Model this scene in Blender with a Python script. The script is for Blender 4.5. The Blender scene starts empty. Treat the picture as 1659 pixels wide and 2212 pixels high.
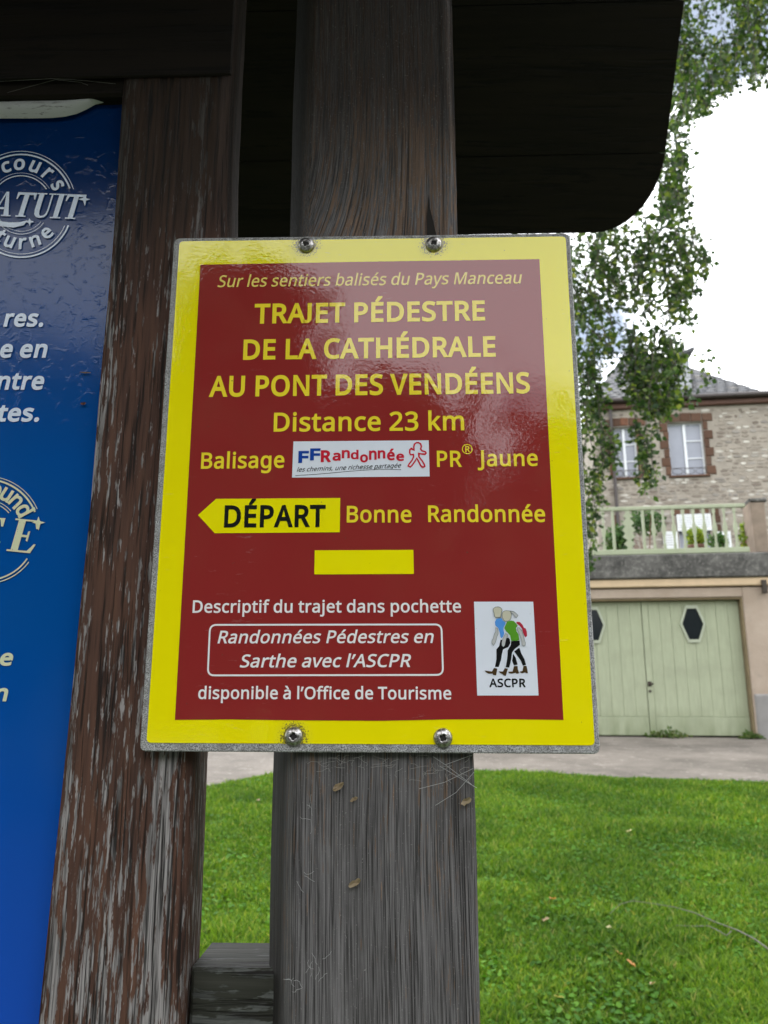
import bpy, bmesh, math, random
import numpy as np
from mathutils import Vector, Matrix, noise
R = math.radians
random.seed(7)
rng = np.random.default_rng(7)
scn = bpy.context.scene
COL = scn.collection
EYE = 1.5                                   # lens height above the ground at the notice board
PITCH = R(13.2)

# ------------------------------------------------------------------ camera
cam_data = bpy.data.cameras.new('camera')
cam = bpy.data.objects.new('camera', cam_data)
COL.objects.link(cam)
cam.location = (0, 0, EYE)
cam.rotation_euler = (R(90) + PITCH, 0, 0)
cam_data.sensor_fit = 'HORIZONTAL'
cam_data.sensor_width = 36
cam_data.lens = 1725 / 1659 * 36
cam_data.clip_start = 0.01
cam_data.clip_end = 2000
cam_data.dof.use_dof = True
cam_data.dof.focus_distance = 0.5
cam_data.dof.aperture_fstop = 26
scn.camera = cam

# ------------------------------------------------------------------ world, sun, exposure
SUN_EL, SUN_ROT = R(52), R(-40)             # thinly veiled sun, high behind the house on the left
world = bpy.data.worlds.new('World')
scn.world = world
world.use_nodes = True
wt = world.node_tree
wt.nodes.clear()
w_out = wt.nodes.new('ShaderNodeOutputWorld')
w_bg = wt.nodes.new('ShaderNodeBackground')
w_sky = wt.nodes.new('ShaderNodeTexSky')
w_sky.sky_type = 'NISHITA'
w_sky.sun_disc = False
w_sky.sun_elevation = SUN_EL
w_sky.sun_rotation = SUN_ROT
w_tc = wt.nodes.new('ShaderNodeTexCoord')
w_map = wt.nodes.new('ShaderNodeMapping')
w_map.inputs['Location'].default_value = (1.35, 0.6, 0.2)
w_map.inputs['Scale'].default_value = (1, 1, 1.8)
w_no = wt.nodes.new('ShaderNodeTexNoise')
w_no.inputs['Scale'].default_value = 3.2
w_no.inputs['Detail'].default_value = 6
w_no.inputs['Roughness'].default_value = 0.55
w_r = wt.nodes.new('ShaderNodeValToRGB')
w_r.color_ramp.elements[0].position = 0.33
w_r.color_ramp.elements[0].color = (0.12, 0.12, 0.12, 1)
w_r.color_ramp.elements[1].position = 0.42
w_mix = wt.nodes.new('ShaderNodeMix')
w_mix.data_type = 'RGBA'
w_mix.inputs[7].default_value = (27, 27.5, 28.5, 1)
L = wt.links.new
L(w_tc.outputs['Generated'], w_map.inputs['Vector'])
L(w_map.outputs[0], w_no.inputs['Vector'])
gaps = None
for az, el, wid in ((14.5, 24, .17), (25, 41, .13), (-20, 40, .25), (60, 35, .3), (140, 40, .3)):
    dn = wt.nodes.new('ShaderNodeVectorMath'); dn.operation = 'DISTANCE'
    nrm_ = wt.nodes.new('ShaderNodeVectorMath'); nrm_.operation = 'NORMALIZE'
    L(w_tc.outputs['Generated'], nrm_.inputs[0]); L(nrm_.outputs[0], dn.inputs[0])
    dn.inputs[1].default_value = (math.sin(R(az)) * math.cos(R(el)), math.cos(R(az)) * math.cos(R(el)), math.sin(R(el)))
    mrn = wt.nodes.new('ShaderNodeMapRange'); mrn.interpolation_type = 'SMOOTHSTEP'
    L(dn.outputs['Value'], mrn.inputs[0]); mrn.inputs[1].default_value = 0; mrn.inputs[2].default_value = wid
    mrn.inputs[3].default_value = .16; mrn.inputs[4].default_value = 0
    if gaps is None: gaps = mrn.outputs[0]
    else:
        ad = wt.nodes.new('ShaderNodeMath'); ad.operation = 'MAXIMUM'; L(gaps, ad.inputs[0]); L(mrn.outputs[0], ad.inputs[1]); gaps = ad.outputs[0]
sb_ = wt.nodes.new('ShaderNodeMath'); sb_.operation = 'SUBTRACT'; L(w_no.outputs[0], sb_.inputs[0]); L(gaps, sb_.inputs[1])
L(sb_.outputs[0], w_r.inputs[0])
L(w_r.outputs[0], w_mix.inputs[0])
L(w_sky.outputs[0], w_mix.inputs[6])
L(w_mix.outputs[2], w_bg.inputs[0])
w_bg.inputs[1].default_value = 0.10
L(w_bg.outputs[0], w_out.inputs[0])

sun_data = bpy.data.lights.new('sun', 'SUN')
sun_data.energy = 1.0
sun_data.angle = R(14)
sun_data.color = (1, 0.96, 0.88)
sun = bpy.data.objects.new('sun', sun_data)
COL.objects.link(sun)
sd = Vector((math.sin(SUN_ROT) * math.cos(SUN_EL), math.cos(SUN_ROT) * math.cos(SUN_EL), math.sin(SUN_EL)))
sun.rotation_euler = sd.to_track_quat('Z', 'Y').to_euler()
sun.location = (0, 0, 30)

vs = scn.view_settings
vs.view_transform = 'Standard'
vs.look = 'None'
vs.gamma = 1
vs.exposure = 0.36
vs.use_curve_mapping = False
scn.cycles.use_denoising = True
scn.cycles.max_bounces = 8
scn.cycles.transparent_max_bounces = 12

# ------------------------------------------------------------------ geometry helpers
def ray(px, py):
    """Direction seen at a position measured in the photograph (1659 x 2212 scale)."""
    u = (px - 829.5) / 1725; v = (1106 - py) / 1725
    return Vector((u, math.cos(PITCH) - v * math.sin(PITCH), math.sin(PITCH) + v * math.cos(PITCH)))

class Frame:
    """Upright frame turned by yaw: u to the right, d away from us, z up."""
    def __init__(s, yaw):
        t = R(yaw)
        s.a = Vector((math.cos(t), -math.sin(t), 0)); s.n = Vector((math.sin(t), math.cos(t), 0))
    def w(s, u, d, z):
        return s.a * u + s.n * d + Vector((0, 0, z))
    def uz(s, px, py, d):
        r = ray(px, py); r = r * (d / r.dot(s.n))
        return r.dot(s.a), r.z + EYE
    def u(s, px, py, d): return s.uz(px, py, d)[0]
    def z(s, px, py, d): return s.uz(px, py, d)[1]

SB = Frame(1.8)      # notice board
BD = Frame(7.5)      # house and garage

def tag(o, label=None, cat=None, group=None, kind=None):
    if label: o['label'] = label
    if cat: o['category'] = cat
    if group: o['group'] = group
    if kind: o['kind'] = kind
    return o

def empty(name, loc, label=None, cat=None, group=None):
    o = bpy.data.objects.new(name, None)
    o.location = loc
    COL.objects.link(o)
    return tag(o, label, cat, group)

def link(name, me, mat, parent=None, origin=(0, 0, 0), smooth=False):
    if mat is not None:
        if not isinstance(mat, (list, tuple)): mat = [mat]
        for m in mat: me.materials.append(m)
    if smooth:
        me.polygons.foreach_set('use_smooth', [True] * len(me.polygons))
    o = bpy.data.objects.new(name, me)
    o.location = origin
    COL.objects.link(o)
    if parent is not None:
        o.parent = parent
        o.location = Vector(origin) - Vector(parent_world(parent))
    return o

def parent_world(p):
    v = Vector(p.location)
    while p.parent is not None:
        p = p.parent; v += Vector(p.location)
    return v

class MB:
    def __init__(s): s.v = []; s.f = []; s.mi = []
    def poly(s, pts, mi=0):
        k = len(s.v); s.v += [tuple(p) for p in pts]; s.f.append(tuple(range(k, k + len(pts)))); s.mi.append(mi)
    def add(s, vs_, fs, mi=0):
        k = len(s.v); s.v += [tuple(p) for p in vs_]
        for f in fs: s.f.append(tuple(i + k for i in f)); s.mi.append(mi)
    def box(s, fr, u0, u1, d0, d1, z0, z1, mi=0, bev=0.0, jit=0.0):
        """Box in a frame, its front edges chamfered by bev."""
        J = lambda: random.uniform(-jit, jit)
        b = bev
        P = [(u0, d1, z0), (u1, d1, z0), (u1, d1, z1), (u0, d1, z1)]
        if b <= 0:
            P += [(u0, d0, z0), (u1, d0, z0), (u1, d0, z1), (u0, d0, z1)]
            F = [(0, 1, 2, 3), (7, 6, 5, 4), (0, 4, 5, 1), (1, 5, 6, 2), (2, 6, 7, 3), (3, 7, 4, 0)]
        else:
            P += [(u0, d0 + b, z0), (u1, d0 + b, z0), (u1, d0 + b, z1), (u0, d0 + b, z1)]
            P += [(u0 + b, d0, z0 + b), (u1 - b, d0, z0 + b), (u1 - b, d0, z1 - b), (u0 + b, d0, z1 - b)]
            F = [(0, 1, 2, 3), (0, 4, 5, 1), (1, 5, 6, 2), (2, 6, 7, 3), (3, 7, 4, 0),
                 (4, 8, 9, 5), (5, 9, 10, 6), (6, 10, 11, 7), (7, 11, 8, 4), (11, 10, 9, 8)]
        if jit:
            P = P[:4] + [(a + J(), c + J() * .5, e + J()) for a, c, e in P[4:]]
        s.add([fr.w(*p) for p in P], F, mi)
    def tube(s, pts, r, n=6, mi=0, caps=True):
        pts = [Vector(p) for p in pts]
        rs = r if isinstance(r, (list, tuple)) else [r] * len(pts)
        rings = []
        up = Vector((0, 0, 1))
        k0 = len(s.v)
        for i, p in enumerate(pts):
            t = (pts[min(i + 1, len(pts) - 1)] - pts[max(i - 1, 0)])
            if t.length < 1e-9: t = Vector((0, 0, 1))
            t.normalize()
            x = t.cross(up)
            if x.length < 1e-3: x = t.cross(Vector((1, 0, 0)))
            x.normalize(); y = t.cross(x)
            for j in range(n):
                a = 2 * math.pi * j / n
                s.v.append(tuple(p + x * math.cos(a) * rs[i] + y * math.sin(a) * rs[i]))
        for i in range(len(pts) - 1):
            for j in range(n):
                a = k0 + i * n + j; b = k0 + i * n + (j + 1) % n
                s.f.append((a, b, b + n, a + n)); s.mi.append(mi)
        if caps:
            s.f.append(tuple(k0 + j for j in range(n))); s.mi.append(mi)
            s.f.append(tuple(k0 + (len(pts) - 1) * n + j for j in reversed(range(n)))); s.mi.append(mi)
    def build(s, name, mat, parent=None, origin=None, smooth=False, fix=True):
        if origin is None:
            origin = parent_world(parent) if parent is not None else Vector((0, 0, 0))
        origin = Vector(origin)
        me = bpy.data.meshes.new(name)
        V = np.array(s.v, dtype=np.float64) - np.array(origin)[None, :]
        me.from_pydata(V.tolist(), [], s.f)
        me.polygons.foreach_set('material_index', s.mi)
        if fix and len(s.f) < 60000:
            bm = bmesh.new(); bm.from_mesh(me)
            bmesh.ops.recalc_face_normals(bm, faces=bm.faces[:])
            bm.to_mesh(me); bm.free()
        me.update()
        return link(name, me, mat, parent, origin, smooth)

# ------------------------------------------------------------------ material helpers
class NT:
    def __init__(s, name):
        s.m = bpy.data.materials.new(name); s.m.use_nodes = True
        s.t = s.m.node_tree; s.t.nodes.clear()
        s.out = s.n('ShaderNodeOutputMaterial')
        s.b = s.n('ShaderNodeBsdfPrincipled')
        s.l(s.b.outputs[0], s.out.inputs[0])
    def n(s, k, **kw):
        x = s.t.nodes.new(k)
        for a, b in kw.items(): setattr(x, a, b)
        return x
    def l(s, a, b): s.t.links.new(a, b)
    def set(s, sock, v):
        if hasattr(v, 'is_output') or isinstance(v, bpy.types.NodeSocket): s.l(v, sock)
        else: sock.default_value = v
    def obj(s, scale=(1, 1, 1), loc=(0, 0, 0), rot=(0, 0, 0)):
        tc = s.n('ShaderNodeTexCoord'); mp = s.n('ShaderNodeMapping')
        s.l(tc.outputs['Object'], mp.inputs[0])
        mp.inputs['Scale'].default_value = scale; mp.inputs['Location'].default_value = loc
        mp.inputs['Rotation'].default_value = rot
        return mp.outputs[0]
    def noise(s, vec, scale=1, detail=3, rough=.5, dist=0):
        x = s.n('ShaderNodeTexNoise')
        s.l(vec, x.inputs['Vector'])
        x.inputs['Scale'].default_value = scale; x.inputs['Detail'].default_value = detail
        x.inputs['Roughness'].default_value = rough; x.inputs['Distortion'].default_value = dist
        return x.outputs[0]
    def ramp(s, fac, stops):
        x = s.n('ShaderNodeValToRGB'); s.l(fac, x.inputs[0])
        e = x.color_ramp.elements
        while len(e) < len(stops): e.new(0.5)
        for i, (p, c) in enumerate(stops):
            e[i].position = p
            e[i].color = (c, c, c, 1) if isinstance(c, (int, float)) else (*c, 1)
        return x.outputs[0]
    def mix(s, fac, a, b, mode='MIX'):
        x = s.n('ShaderNodeMix'); x.data_type = 'RGBA'; x.blend_type = mode
        s.set(x.inputs[0], fac)
        for k, v in ((6, a), (7, b)):
            if isinstance(v, tuple): v = (*v, 1)
            s.set(x.inputs[k], v)
        return x.outputs[2]
    def math(s, op, a, b=0.0, c=None, clamp=False):
        x = s.n('ShaderNodeMath'); x.operation = op; x.use_clamp = clamp
        s.set(x.inputs[0], a); s.set(x.inputs[1], b)
        if c is not None: s.set(x.inputs[2], c)
        return x.outputs[0]
    def bump(s, h, dist=.001, strength=1.0, normal=None):
        x = s.n('ShaderNodeBump'); s.l(h, x.inputs['Height'])
        x.inputs['Distance'].default_value = dist; x.inputs['Strength'].default_value = strength
        if normal is not None: s.l(normal, x.inputs['Normal'])
        s.l(x.outputs[0], s.b.inputs['Normal'])
        return x.outputs[0]
    def base(s, v):
        if isinstance(v, tuple): v = (*v, 1)
        s.set(s.b.inputs['Base Color'], v)
    def p(s, **kw):
        for k, v in kw.items(): s.set(s.b.inputs[k.replace('_', ' ')], v)
    def rnd(s):
        a = s.n('ShaderNodeObjectInfo').outputs['Random']
        g = s.n('ShaderNodeNewGeometry').outputs['Random Per Island']
        return s.math('FRACT', s.math('ADD', a, g))

def plain(name, col, rough=.6, metal=0.0, vary=.12, scale=40, bumpd=0.0, spec=.5):
    m = NT(name)
    v = m.obj((scale,) * 3)
    n = m.noise(v, 1, 4)
    c = m.mix(n, tuple(x * (1 - vary) for x in col), tuple(min(1, x * (1 + vary)) for x in col))
    m.base(c); m.p(Roughness=rough, Metallic=metal, Specular_IOR_Level=spec)
    if bumpd: m.bump(n, bumpd)
    return m.m

def wood(name, cols, grey, crack=(.01, .008, .007), fine=420, flake=.5, warp=.004, wscale=5, stretch=5, bumpd=.0006, rough=.8, zfade=None, axis='z', edge=None, knot=None, spec=.3, flk=.36, dark_left=None, ckt=.39, cka=.85, roof_shade=None, blotch=0):
    """Weathered timber: stretched grain in two stains, silvered wood showing through in flakes, dark checks."""
    m = NT(name)
    tc = m.n('ShaderNodeTexCoord').outputs['Object']
    sep = m.n('ShaderNodeSeparateXYZ'); m.l(tc, sep.inputs[0])
    X, Y, Z = sep.outputs
    if axis == 'x': X, Z = Z, X
    comb = m.n('ShaderNodeCombineXYZ')
    m.l(X, comb.inputs[0]); m.l(Y, comb.inputs[1]); m.l(m.math('MULTIPLY', Z, .55), comb.inputs[2])
    wn = m.math('SUBTRACT', m.noise(comb.outputs[0], wscale, 2), .5)
    xw = m.math('ADD', X, m.math('MULTIPLY', wn, warp * 2))
    if knot:
        x0, z0, s_, A = knot
        dx = m.math('DIVIDE', m.math('SUBTRACT', X, x0), s_)
        dz = m.math('DIVIDE', m.math('SUBTRACT', Z, z0), s_ * 1.5)
        q = m.math('ADD', m.math('MULTIPLY', dx, dx), m.math('MULTIPLY', dz, dz))
        ex = m.math('POWER', 2.718, m.math('MULTIPLY', q, -1.0))
        xw = m.math('ADD', xw, m.math('MULTIPLY', ex, A))
    def st(sx, sz):
        c = m.n('ShaderNodeCombineXYZ')
        m.l(m.math('MULTIPLY', xw, sx), c.inputs[0]); m.l(m.math('MULTIPLY', Y, sx), c.inputs[1])
        m.l(m.math('MULTIPLY', Z, sz), c.inputs[2]); return c.outputs[0]
    g1 = m.noise(st(fine, stretch * 2.5), 1, 3, .65)
    g2 = m.noise(st(fine * .42, stretch * 1.6), 1, 3, .65)
    g3 = m.noise(st(fine * .17, stretch * 1.2), 1, 3, .6)
    big = m.noise(st(14, 2.5), 1, 3, .5)
    fl = m.noise(st(fine * flk, stretch * 5.5), 1, 4, .68)
    stain = m.mix(m.ramp(g2, [(.3, 0), (.7, 1)]), cols[0], cols[1])
    stain = m.mix(m.ramp(g3, [(.42, 0), (.7, .8)]), stain, cols[2])
    if roof_shade is not None:                          # roof shade painted into the colour, darkening the timber towards its top
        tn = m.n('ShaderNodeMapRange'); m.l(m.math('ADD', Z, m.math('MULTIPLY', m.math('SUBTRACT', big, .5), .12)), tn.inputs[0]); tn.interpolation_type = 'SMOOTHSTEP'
        tn.inputs[1].default_value = roof_shade[0]; tn.inputs[2].default_value = roof_shade[1]; tn.inputs[3].default_value = 0; tn.inputs[4].default_value = .92
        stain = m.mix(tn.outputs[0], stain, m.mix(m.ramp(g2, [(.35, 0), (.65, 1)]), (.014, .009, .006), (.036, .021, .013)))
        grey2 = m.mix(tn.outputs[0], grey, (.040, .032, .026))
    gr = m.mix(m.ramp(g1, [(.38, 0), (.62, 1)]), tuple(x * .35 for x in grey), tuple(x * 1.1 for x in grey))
    if roof_shade is not None: gr = m.mix(1.0, grey2, m.ramp(g1, [(.40, .35), (.60, 1.1)]), 'MULTIPLY')
    mask = m.math('ADD', fl, m.math('MULTIPLY', m.math('SUBTRACT', big, .5), .5))
    if zfade is not None:
        z0, z1, amt = zfade                       # bare wood low down, stain kept under the roof
        zz = m.n('ShaderNodeMapRange'); m.l(Z, zz.inputs[0])
        zz.inputs[1].default_value = z0; zz.inputs[2].default_value = z1
        zz.inputs[3].default_value = amt; zz.inputs[4].default_value = -amt
        mask = m.math('ADD', mask, zz.outputs[0])
    if edge is not None:
        for x0, w_, amt in edge:
            d = m.math('DIVIDE', m.math('ABSOLUTE', m.math('SUBTRACT', xw, x0)), w_)
            mask = m.math('ADD', mask, m.math('MULTIPLY', m.math('SUBTRACT', 1, d, clamp=True), amt))
    fm = m.ramp(mask, [(1 - flake - .02, 0), (1 - flake + .03, 1)])
    c = m.mix(fm, stain, gr)
    ck = m.ramp(m.math('ADD', m.math('MULTIPLY', g2, .6), m.math('MULTIPLY', g1, .4)), [(ckt, 1), (ckt + .07, 0)])
    if blotch:
        bl = m.noise(m.obj((30, 30, 9)), 1, 5, .7)
        c = m.mix(m.math('MULTIPLY', m.ramp(bl, [(.48, 0), (.66, 1)]), blotch), c, (.035, .032, .028))
        d2 = m.noise(m.obj((1, 1, 1)), 900, 2, .7)
        c = m.mix(m.ramp(d2, [(.66, 0), (.72, .5)]), c, (.33, .32, .30))
    if dark_left is not None:
        mk = m.n('ShaderNodeMapRange'); m.l(X, mk.inputs[0]); mk.inputs[1].default_value = dark_left[0]; mk.inputs[2].default_value = dark_left[1]; mk.inputs[3].default_value = 1; mk.inputs[4].default_value = 0  # darkens the chamfered left edge
        c = m.mix(m.math('MULTIPLY', mk.outputs[0], .85), c, (.020, .019, .016))
    c = m.mix(m.math('MULTIPLY', ck, cka), c, crack)
    m.base(c)
    h = m.math('ADD', m.math('MULTIPLY', g1, .35), m.math('MULTIPLY', g2, .65))
    h = m.math('SUBTRACT', h, m.math('MULTIPLY', ck, .5))
    h = m.math('ADD', h, m.math('MULTIPLY', fm, -.12))
    m.bump(h, bumpd)
    m.p(Roughness=rough, Specular_IOR_Level=spec)
    return m.m

# ================================================================== GROUND
def ground_z(x, y):
    if y < 2: return 0.0
    t = min((y - 2) / 11.0, 1)
    return .9 * (t + .0) + 0.02 * noise.noise((x * .5, y * .5, 0)) * min(1, (y - 2) / 2)

def on_ground(px, py, lift=0):
    r = ray(px, py); o = Vector((0, 0, EYE)); t = 1.0
    while t < 60:
        p = o + r * t
        if p.z <= ground_z(p.x, p.y) + lift: return p
        t += .01
    return o + r * 20

def grid(name, xs, ys, zf, mat, kind='structure', parent=None):
    V = [(x, y, zf(x, y)) for y in ys for x in xs]
    nx = len(xs)
    F = [(j * nx + i, j * nx + i + 1, (j + 1) * nx + i + 1, (j + 1) * nx + i) for j in range(len(ys) - 1) for i in range(nx - 1)]
    me = bpy.data.meshes.new(name); me.from_pydata(V, [], F)
    o = link(name, me, mat, parent, smooth=True)
    if kind: o['kind'] = kind
    return o

# soil and thatch under the grass
m = NT('lawn_soil')
v = m.obj()
n1 = m.noise(v, 1.1, 4); n2 = m.noise(v, 35, 4)
c = m.mix(m.ramp(n1, [(.35, 0), (.65, 1)]), (.038, .080, .012), (.06, .12, .018))
c = m.mix(m.ramp(n2, [(.3, 0), (.7, .7)]), c, (.05, .06, .02))
m.base(c); m.p(Roughness=.95, Specular_IOR_Level=.1); m.bump(n2, .02)
lawn_soil = m.m
def lin(a, b, n): return list(np.linspace(a, b, n))
gx = [-600, -200, -80, -40, -25] + lin(-15, 15, 61) + [25, 40, 80, 200, 600]
gy = [-600, -200, -80, -40, -20, -10, -5] + lin(0, 20, 61) + [30, 50, 100, 300, 900]
ground = grid('ground', gx, gy, ground_z, lawn_soil)

# worn stone-chip path between lawn and garage
edge_px = [(300, 1735), (450, 1704), (520, 1688), (590, 1674), (700, 1667), (900, 1664), (1030, 1668), (1200, 1674), (1340, 1684), (1500, 1688), (1659, 1694), (1800, 1705)]
edge_pts = [on_ground(*e) for e in edge_px]
EX = [p.x for p in edge_pts]; EY = [p.y for p in edge_pts]
def edge_y(x):
    return float(np.interp(x, EX, EY)) + .05 * noise.noise((x * 3, 1.3, 0)) + .025 * noise.noise((x * 11, 4.3, 0))
m = NT('path_gravel')
v = m.obj()
n1 = m.noise(v, 1.2, 5, .6); n2 = m.noise(v, 60, 3, .7); n3 = m.noise(v, 9, 5, .7)
c = m.mix(m.ramp(n1, [(.35, 0), (.65, 1)]), (.105, .092, .079), (.205, .180, .156))
c = m.mix(m.ramp(n2, [(.35, .6), (.55, 0)]), c, (.14, .13, .11))
c = m.mix(m.ramp(n3, [(.58, 0), (.72, .6)]), c, (.42, .39, .34))
c = m.mix(m.ramp(m.noise(m.obj((1, 3.5, 1), (4, 2, 0)), 3, 5, .7), [(.56, 0), (.64, .6)]), c, (.09, .08, .065))
m.base(c); m.p(Roughness=.9, Specular_IOR_Level=.2); m.bump(n2, .01)
path_mat = m.m
V = []; F = []
xs = lin(-14, 14, 141); rows = 14
for j in range(rows + 1):
    for x in xs:
        y0 = edge_y(x) if EX[0] < x < EX[-1] else (EY[0] - 1.0 if x <= EX[0] else EY[-1])
        y = y0 + (17.5 - y0) * (j / rows) ** 1.2
        V.append((x, y, ground_z(x, y) + (.012 if j else -.01)))
nx = len(xs)
for j in range(rows):
    for i in range(nx - 1):
        F.append((j * nx + i, j * nx + i + 1, (j + 1) * nx + i + 1, (j + 1) * nx + i))
me = bpy.data.meshes.new('path'); me.from_pydata(V, [], F)
path = link('path', me, path_mat, smooth=True); path['kind'] = 'structure'

# unseen dark asphalt added behind the viewer to cut light bounced up
m = NT('asphalt'); n1 = m.noise(m.obj(), 2, 4); n2 = m.noise(m.obj(), 90, 3)
m.base(m.mix(n1, (.035, .035, .036), (.065, .064, .062))); m.p(Roughness=.9); m.bump(n2, .004)
V = [(x, y, .006) for y in (-9.0, -.6) for x in (-60, 60)]
me = bpy.data.meshes.new('added_road'); me.from_pydata(V, [], [(0, 1, 3, 2)])
added_road = link('added_road', me, m.m); added_road['kind'] = 'structure'

# grass: short blades and clover leaves
def leafmat(name, stops, rough=.5, trans=.35, spec=.35):
    m = NT(name)
    r = m.rnd()
    big = m.noise(m.n('ShaderNodeNewGeometry').outputs['Position'], 1.3, 3)
    c = m.ramp(r, stops)
    c2 = m.mix(m.ramp(big, [(.38, 0), (.62, 1)]), (.72, .78, .80), (1.18, 1.14, 1.0))
    c = m.mix(1.0, c, c2, 'MULTIPLY')
    m.base(c); m.p(Roughness=rough, Specular_IOR_Level=spec)
    tr = m.n('ShaderNodeBsdfTranslucent'); m.l(m.mix(1.0, c, (1.3, 1.45, .7), 'MULTIPLY'), tr.inputs[0])
    mx = m.n('ShaderNodeMixShader'); mx.inputs[0].default_value = trans
    m.l(m.b.outputs[0], mx.inputs[1]); m.l(tr.outputs[0], mx.inputs[2]); m.l(mx.outputs[0], m.out.inputs[0])
    return m.m
grass_mat = leafmat('grass_blade', [(0, (.040, .090, .011)), (.35, (.070, .145, .014)), (.7, (.120, .205, .020)), (.93, (.18, .25, .032)), (1, (.32, .29, .10))], rough=.6, spec=.2, trans=.42)
clover_mat = leafmat('clover_leaf', [(0, (.032, .10, .010)), (.6, (.060, .16, .014)), (1, (.10, .22, .022))], rough=.6, spec=.15)

def grass_patch(name, count, mat, clover=False):
    # only where lawn is near enough to see; thins with distance as blades shrink to nothing
    y = 2.9 + (10.8 - 2.9) * rng.random(count * 2) ** 1.35
    x = (rng.random(count * 2) * 1.0 - .30) * (y * 1.02)
    ok = np.array([yy < edge_y(xx) + .03 * random.random() for xx, yy in zip(x, y)])
    x = x[ok][:count]; y = y[ok][:count]; N = len(x)
    patch = np.array([noise.noise((a * 1.6, b * 1.6, 5)) + .5 * noise.noise((a * 5, b * 5, 1)) for a, b in zip(x, y)])
    z = np.array([ground_z(a, b) for a, b in zip(x, y)])
    ang = rng.random(N) * 2 * np.pi
    if not clover:
        h = (.028 + .034 * rng.random(N) ** 1.5) * (1 + .7 * patch)
        w = .0022 + .0018 * rng.random(N) + .0006 * y * .35
        lean = (rng.random(N) * .9 + .15) * h
        la = rng.random(N) * 2 * np.pi
        P = np.stack([x, y, z], 1)
        side = np.stack([np.cos(ang), np.sin(ang), 0 * ang], 1) * w[:, None]
        ld = np.stack([np.cos(la), np.sin(la), 0 * la], 1) * lean[:, None]
        mid = P + ld * .35 + np.stack([0 * h, 0 * h, h * .62], 1)
        tip = P + ld + np.stack([0 * h, 0 * h, h], 1)
        V = np.stack([P - side, P + side, mid + side * .8, mid - side * .8, tip], 1).reshape(-1, 3)
        k = np.arange(N)[:, None] * 5
        q = np.hstack([k, k + 1, k + 2, k + 3]); t = np.hstack([k + 3, k + 2, k + 4])
        loops = np.concatenate([q.ravel(), t.ravel()])
        starts = np.concatenate([np.arange(N) * 4, 4 * N + np.arange(N) * 3])
        tot = np.concatenate([np.full(N, 4), np.full(N, 3)])
    else:
        r = .009 + .007 * rng.random(N)
        zz = z + .018 + .022 * rng.random(N)
        tx = (rng.random(N) - .5) * 1.2; ty = (rng.random(N) - .5) * 1.2
        a = np.arange(6) * np.pi / 3
        dx = np.cos(a[None] + ang[:, None]) * r[:, None]; dy = np.sin(a[None] + ang[:, None]) * r[:, None]
        dz = dx * tx[:, None] + dy * ty[:, None]
        V = np.stack([x[:, None] + dx, y[:, None] + dy, zz[:, None] + dz], 2).reshape(-1, 3)
        loops = np.arange(N * 6); starts = np.arange(N) * 6; tot = np.full(N, 6)
    me = bpy.data.meshes.new(name)
    me.vertices.add(len(V)); me.vertices.foreach_set('co', V.ravel())
    me.loops.add(len(loops)); me.loops.foreach_set('vertex_index', loops.astype(np.int32))
    me.polygons.add(len(starts)); me.polygons.foreach_set('loop_start', starts.astype(np.int32))
    me.polygons.foreach_set('loop_total', tot.astype(np.int32))
    me.update(calc_edges=True); me.validate()
    o = link(name, me, mat)
    return o
g = grass_patch('grass', 320000, grass_mat)
tag(g, 'short bright green grass of the lawn sloping up to the path', 'grass', kind='stuff')
g = grass_patch('clover', 26000, clover_mat, True)
tag(g, 'small round clover leaves spread through the mown lawn', 'clover', kind='stuff')

# ================================================================== GARAGE
DG = 13.7                                  # distance of the garage front
def GX(px, py, d=DG): return BD.uz(px, py, d)
GZ = .9                                    # ground level at the garage
render_mat = NT('peach_render')
v = render_mat.obj()
n1 = render_mat.noise(v, 2.0, 5, .6); n2 = render_mat.noise(v, 40, 3)
c = render_mat.mix(render_mat.ramp(n1, [(.3, 0), (.7, 1)]), (.30, .235, .18), (.39, .315, .25))
c = render_mat.mix(render_mat.ramp(render_mat.noise(v, 7, 4, .7), [(.56, 0), (.72, .6)]), c, (.26, .22, .18))
render_mat.base(c); render_mat.p(Roughness=.9); render_mat.bump(n2, .004); render_mat = render_mat.m
cream_mat = plain('cream_band', (.56, .42, .27), .85, vary=.2, scale=6, bumpd=.003)
m = NT('mossy_concrete')
v = m.obj()
n1 = m.noise(v, 3, 5, .65); n2 = m.noise(v, 18, 4, .7)
c = m.mix(m.ramp(n1, [(.35, 0), (.65, 1)]), (.045, .043, .040), (.13, .125, .115))
c = m.mix(m.ramp(n2, [(.5, 0), (.7, .7)]), c, (.24, .23, .21))
m.base(c); m.p(Roughness=.95); m.bump(n2, .01); conc_mat = m.m
grey_base_mat = plain('grey_plinth', (.22, .21, .20), .9, vary=.3, scale=5, bumpd=.005)
def greenpaint(name, col, dirt=(.16, .19, .10)):
    m = NT(name)
    v = m.obj((30, 30, 3))
    n = m.noise(v, 1, 4, .6); n2 = m.noise(m.obj(), 2.5, 4, .6)
    c = m.mix(m.ramp(n, [(.3, 0), (.7, 1)]), tuple(x * .86 for x in col), col)
    c = m.mix(m.ramp(n2, [(.45, 0), (.75, .55)]), c, tuple(x * .72 for x in col))
    sz = m.n('ShaderNodeSeparateXYZ'); m.l(m.obj(), sz.inputs[0])
    low = m.n('ShaderNodeMapRange'); m.l(sz.outputs[2], low.inputs[0])
    low.inputs[1].default_value = .5; low.inputs[2].default_value = 0; low.inputs[3].default_value = 0; low.inputs[4].default_value = .8
    c = m.mix(m.math('MULTIPLY', low.outputs[0], m.ramp(m.noise(m.obj((6, 6, 1.5)), 1, 4), [(.3, 0), (.6, 1)])), c, dirt)
    m.base(c); m.p(Roughness=.6, Specular_IOR_Level=.3); m.bump(n, .002)
    return m.m
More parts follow.
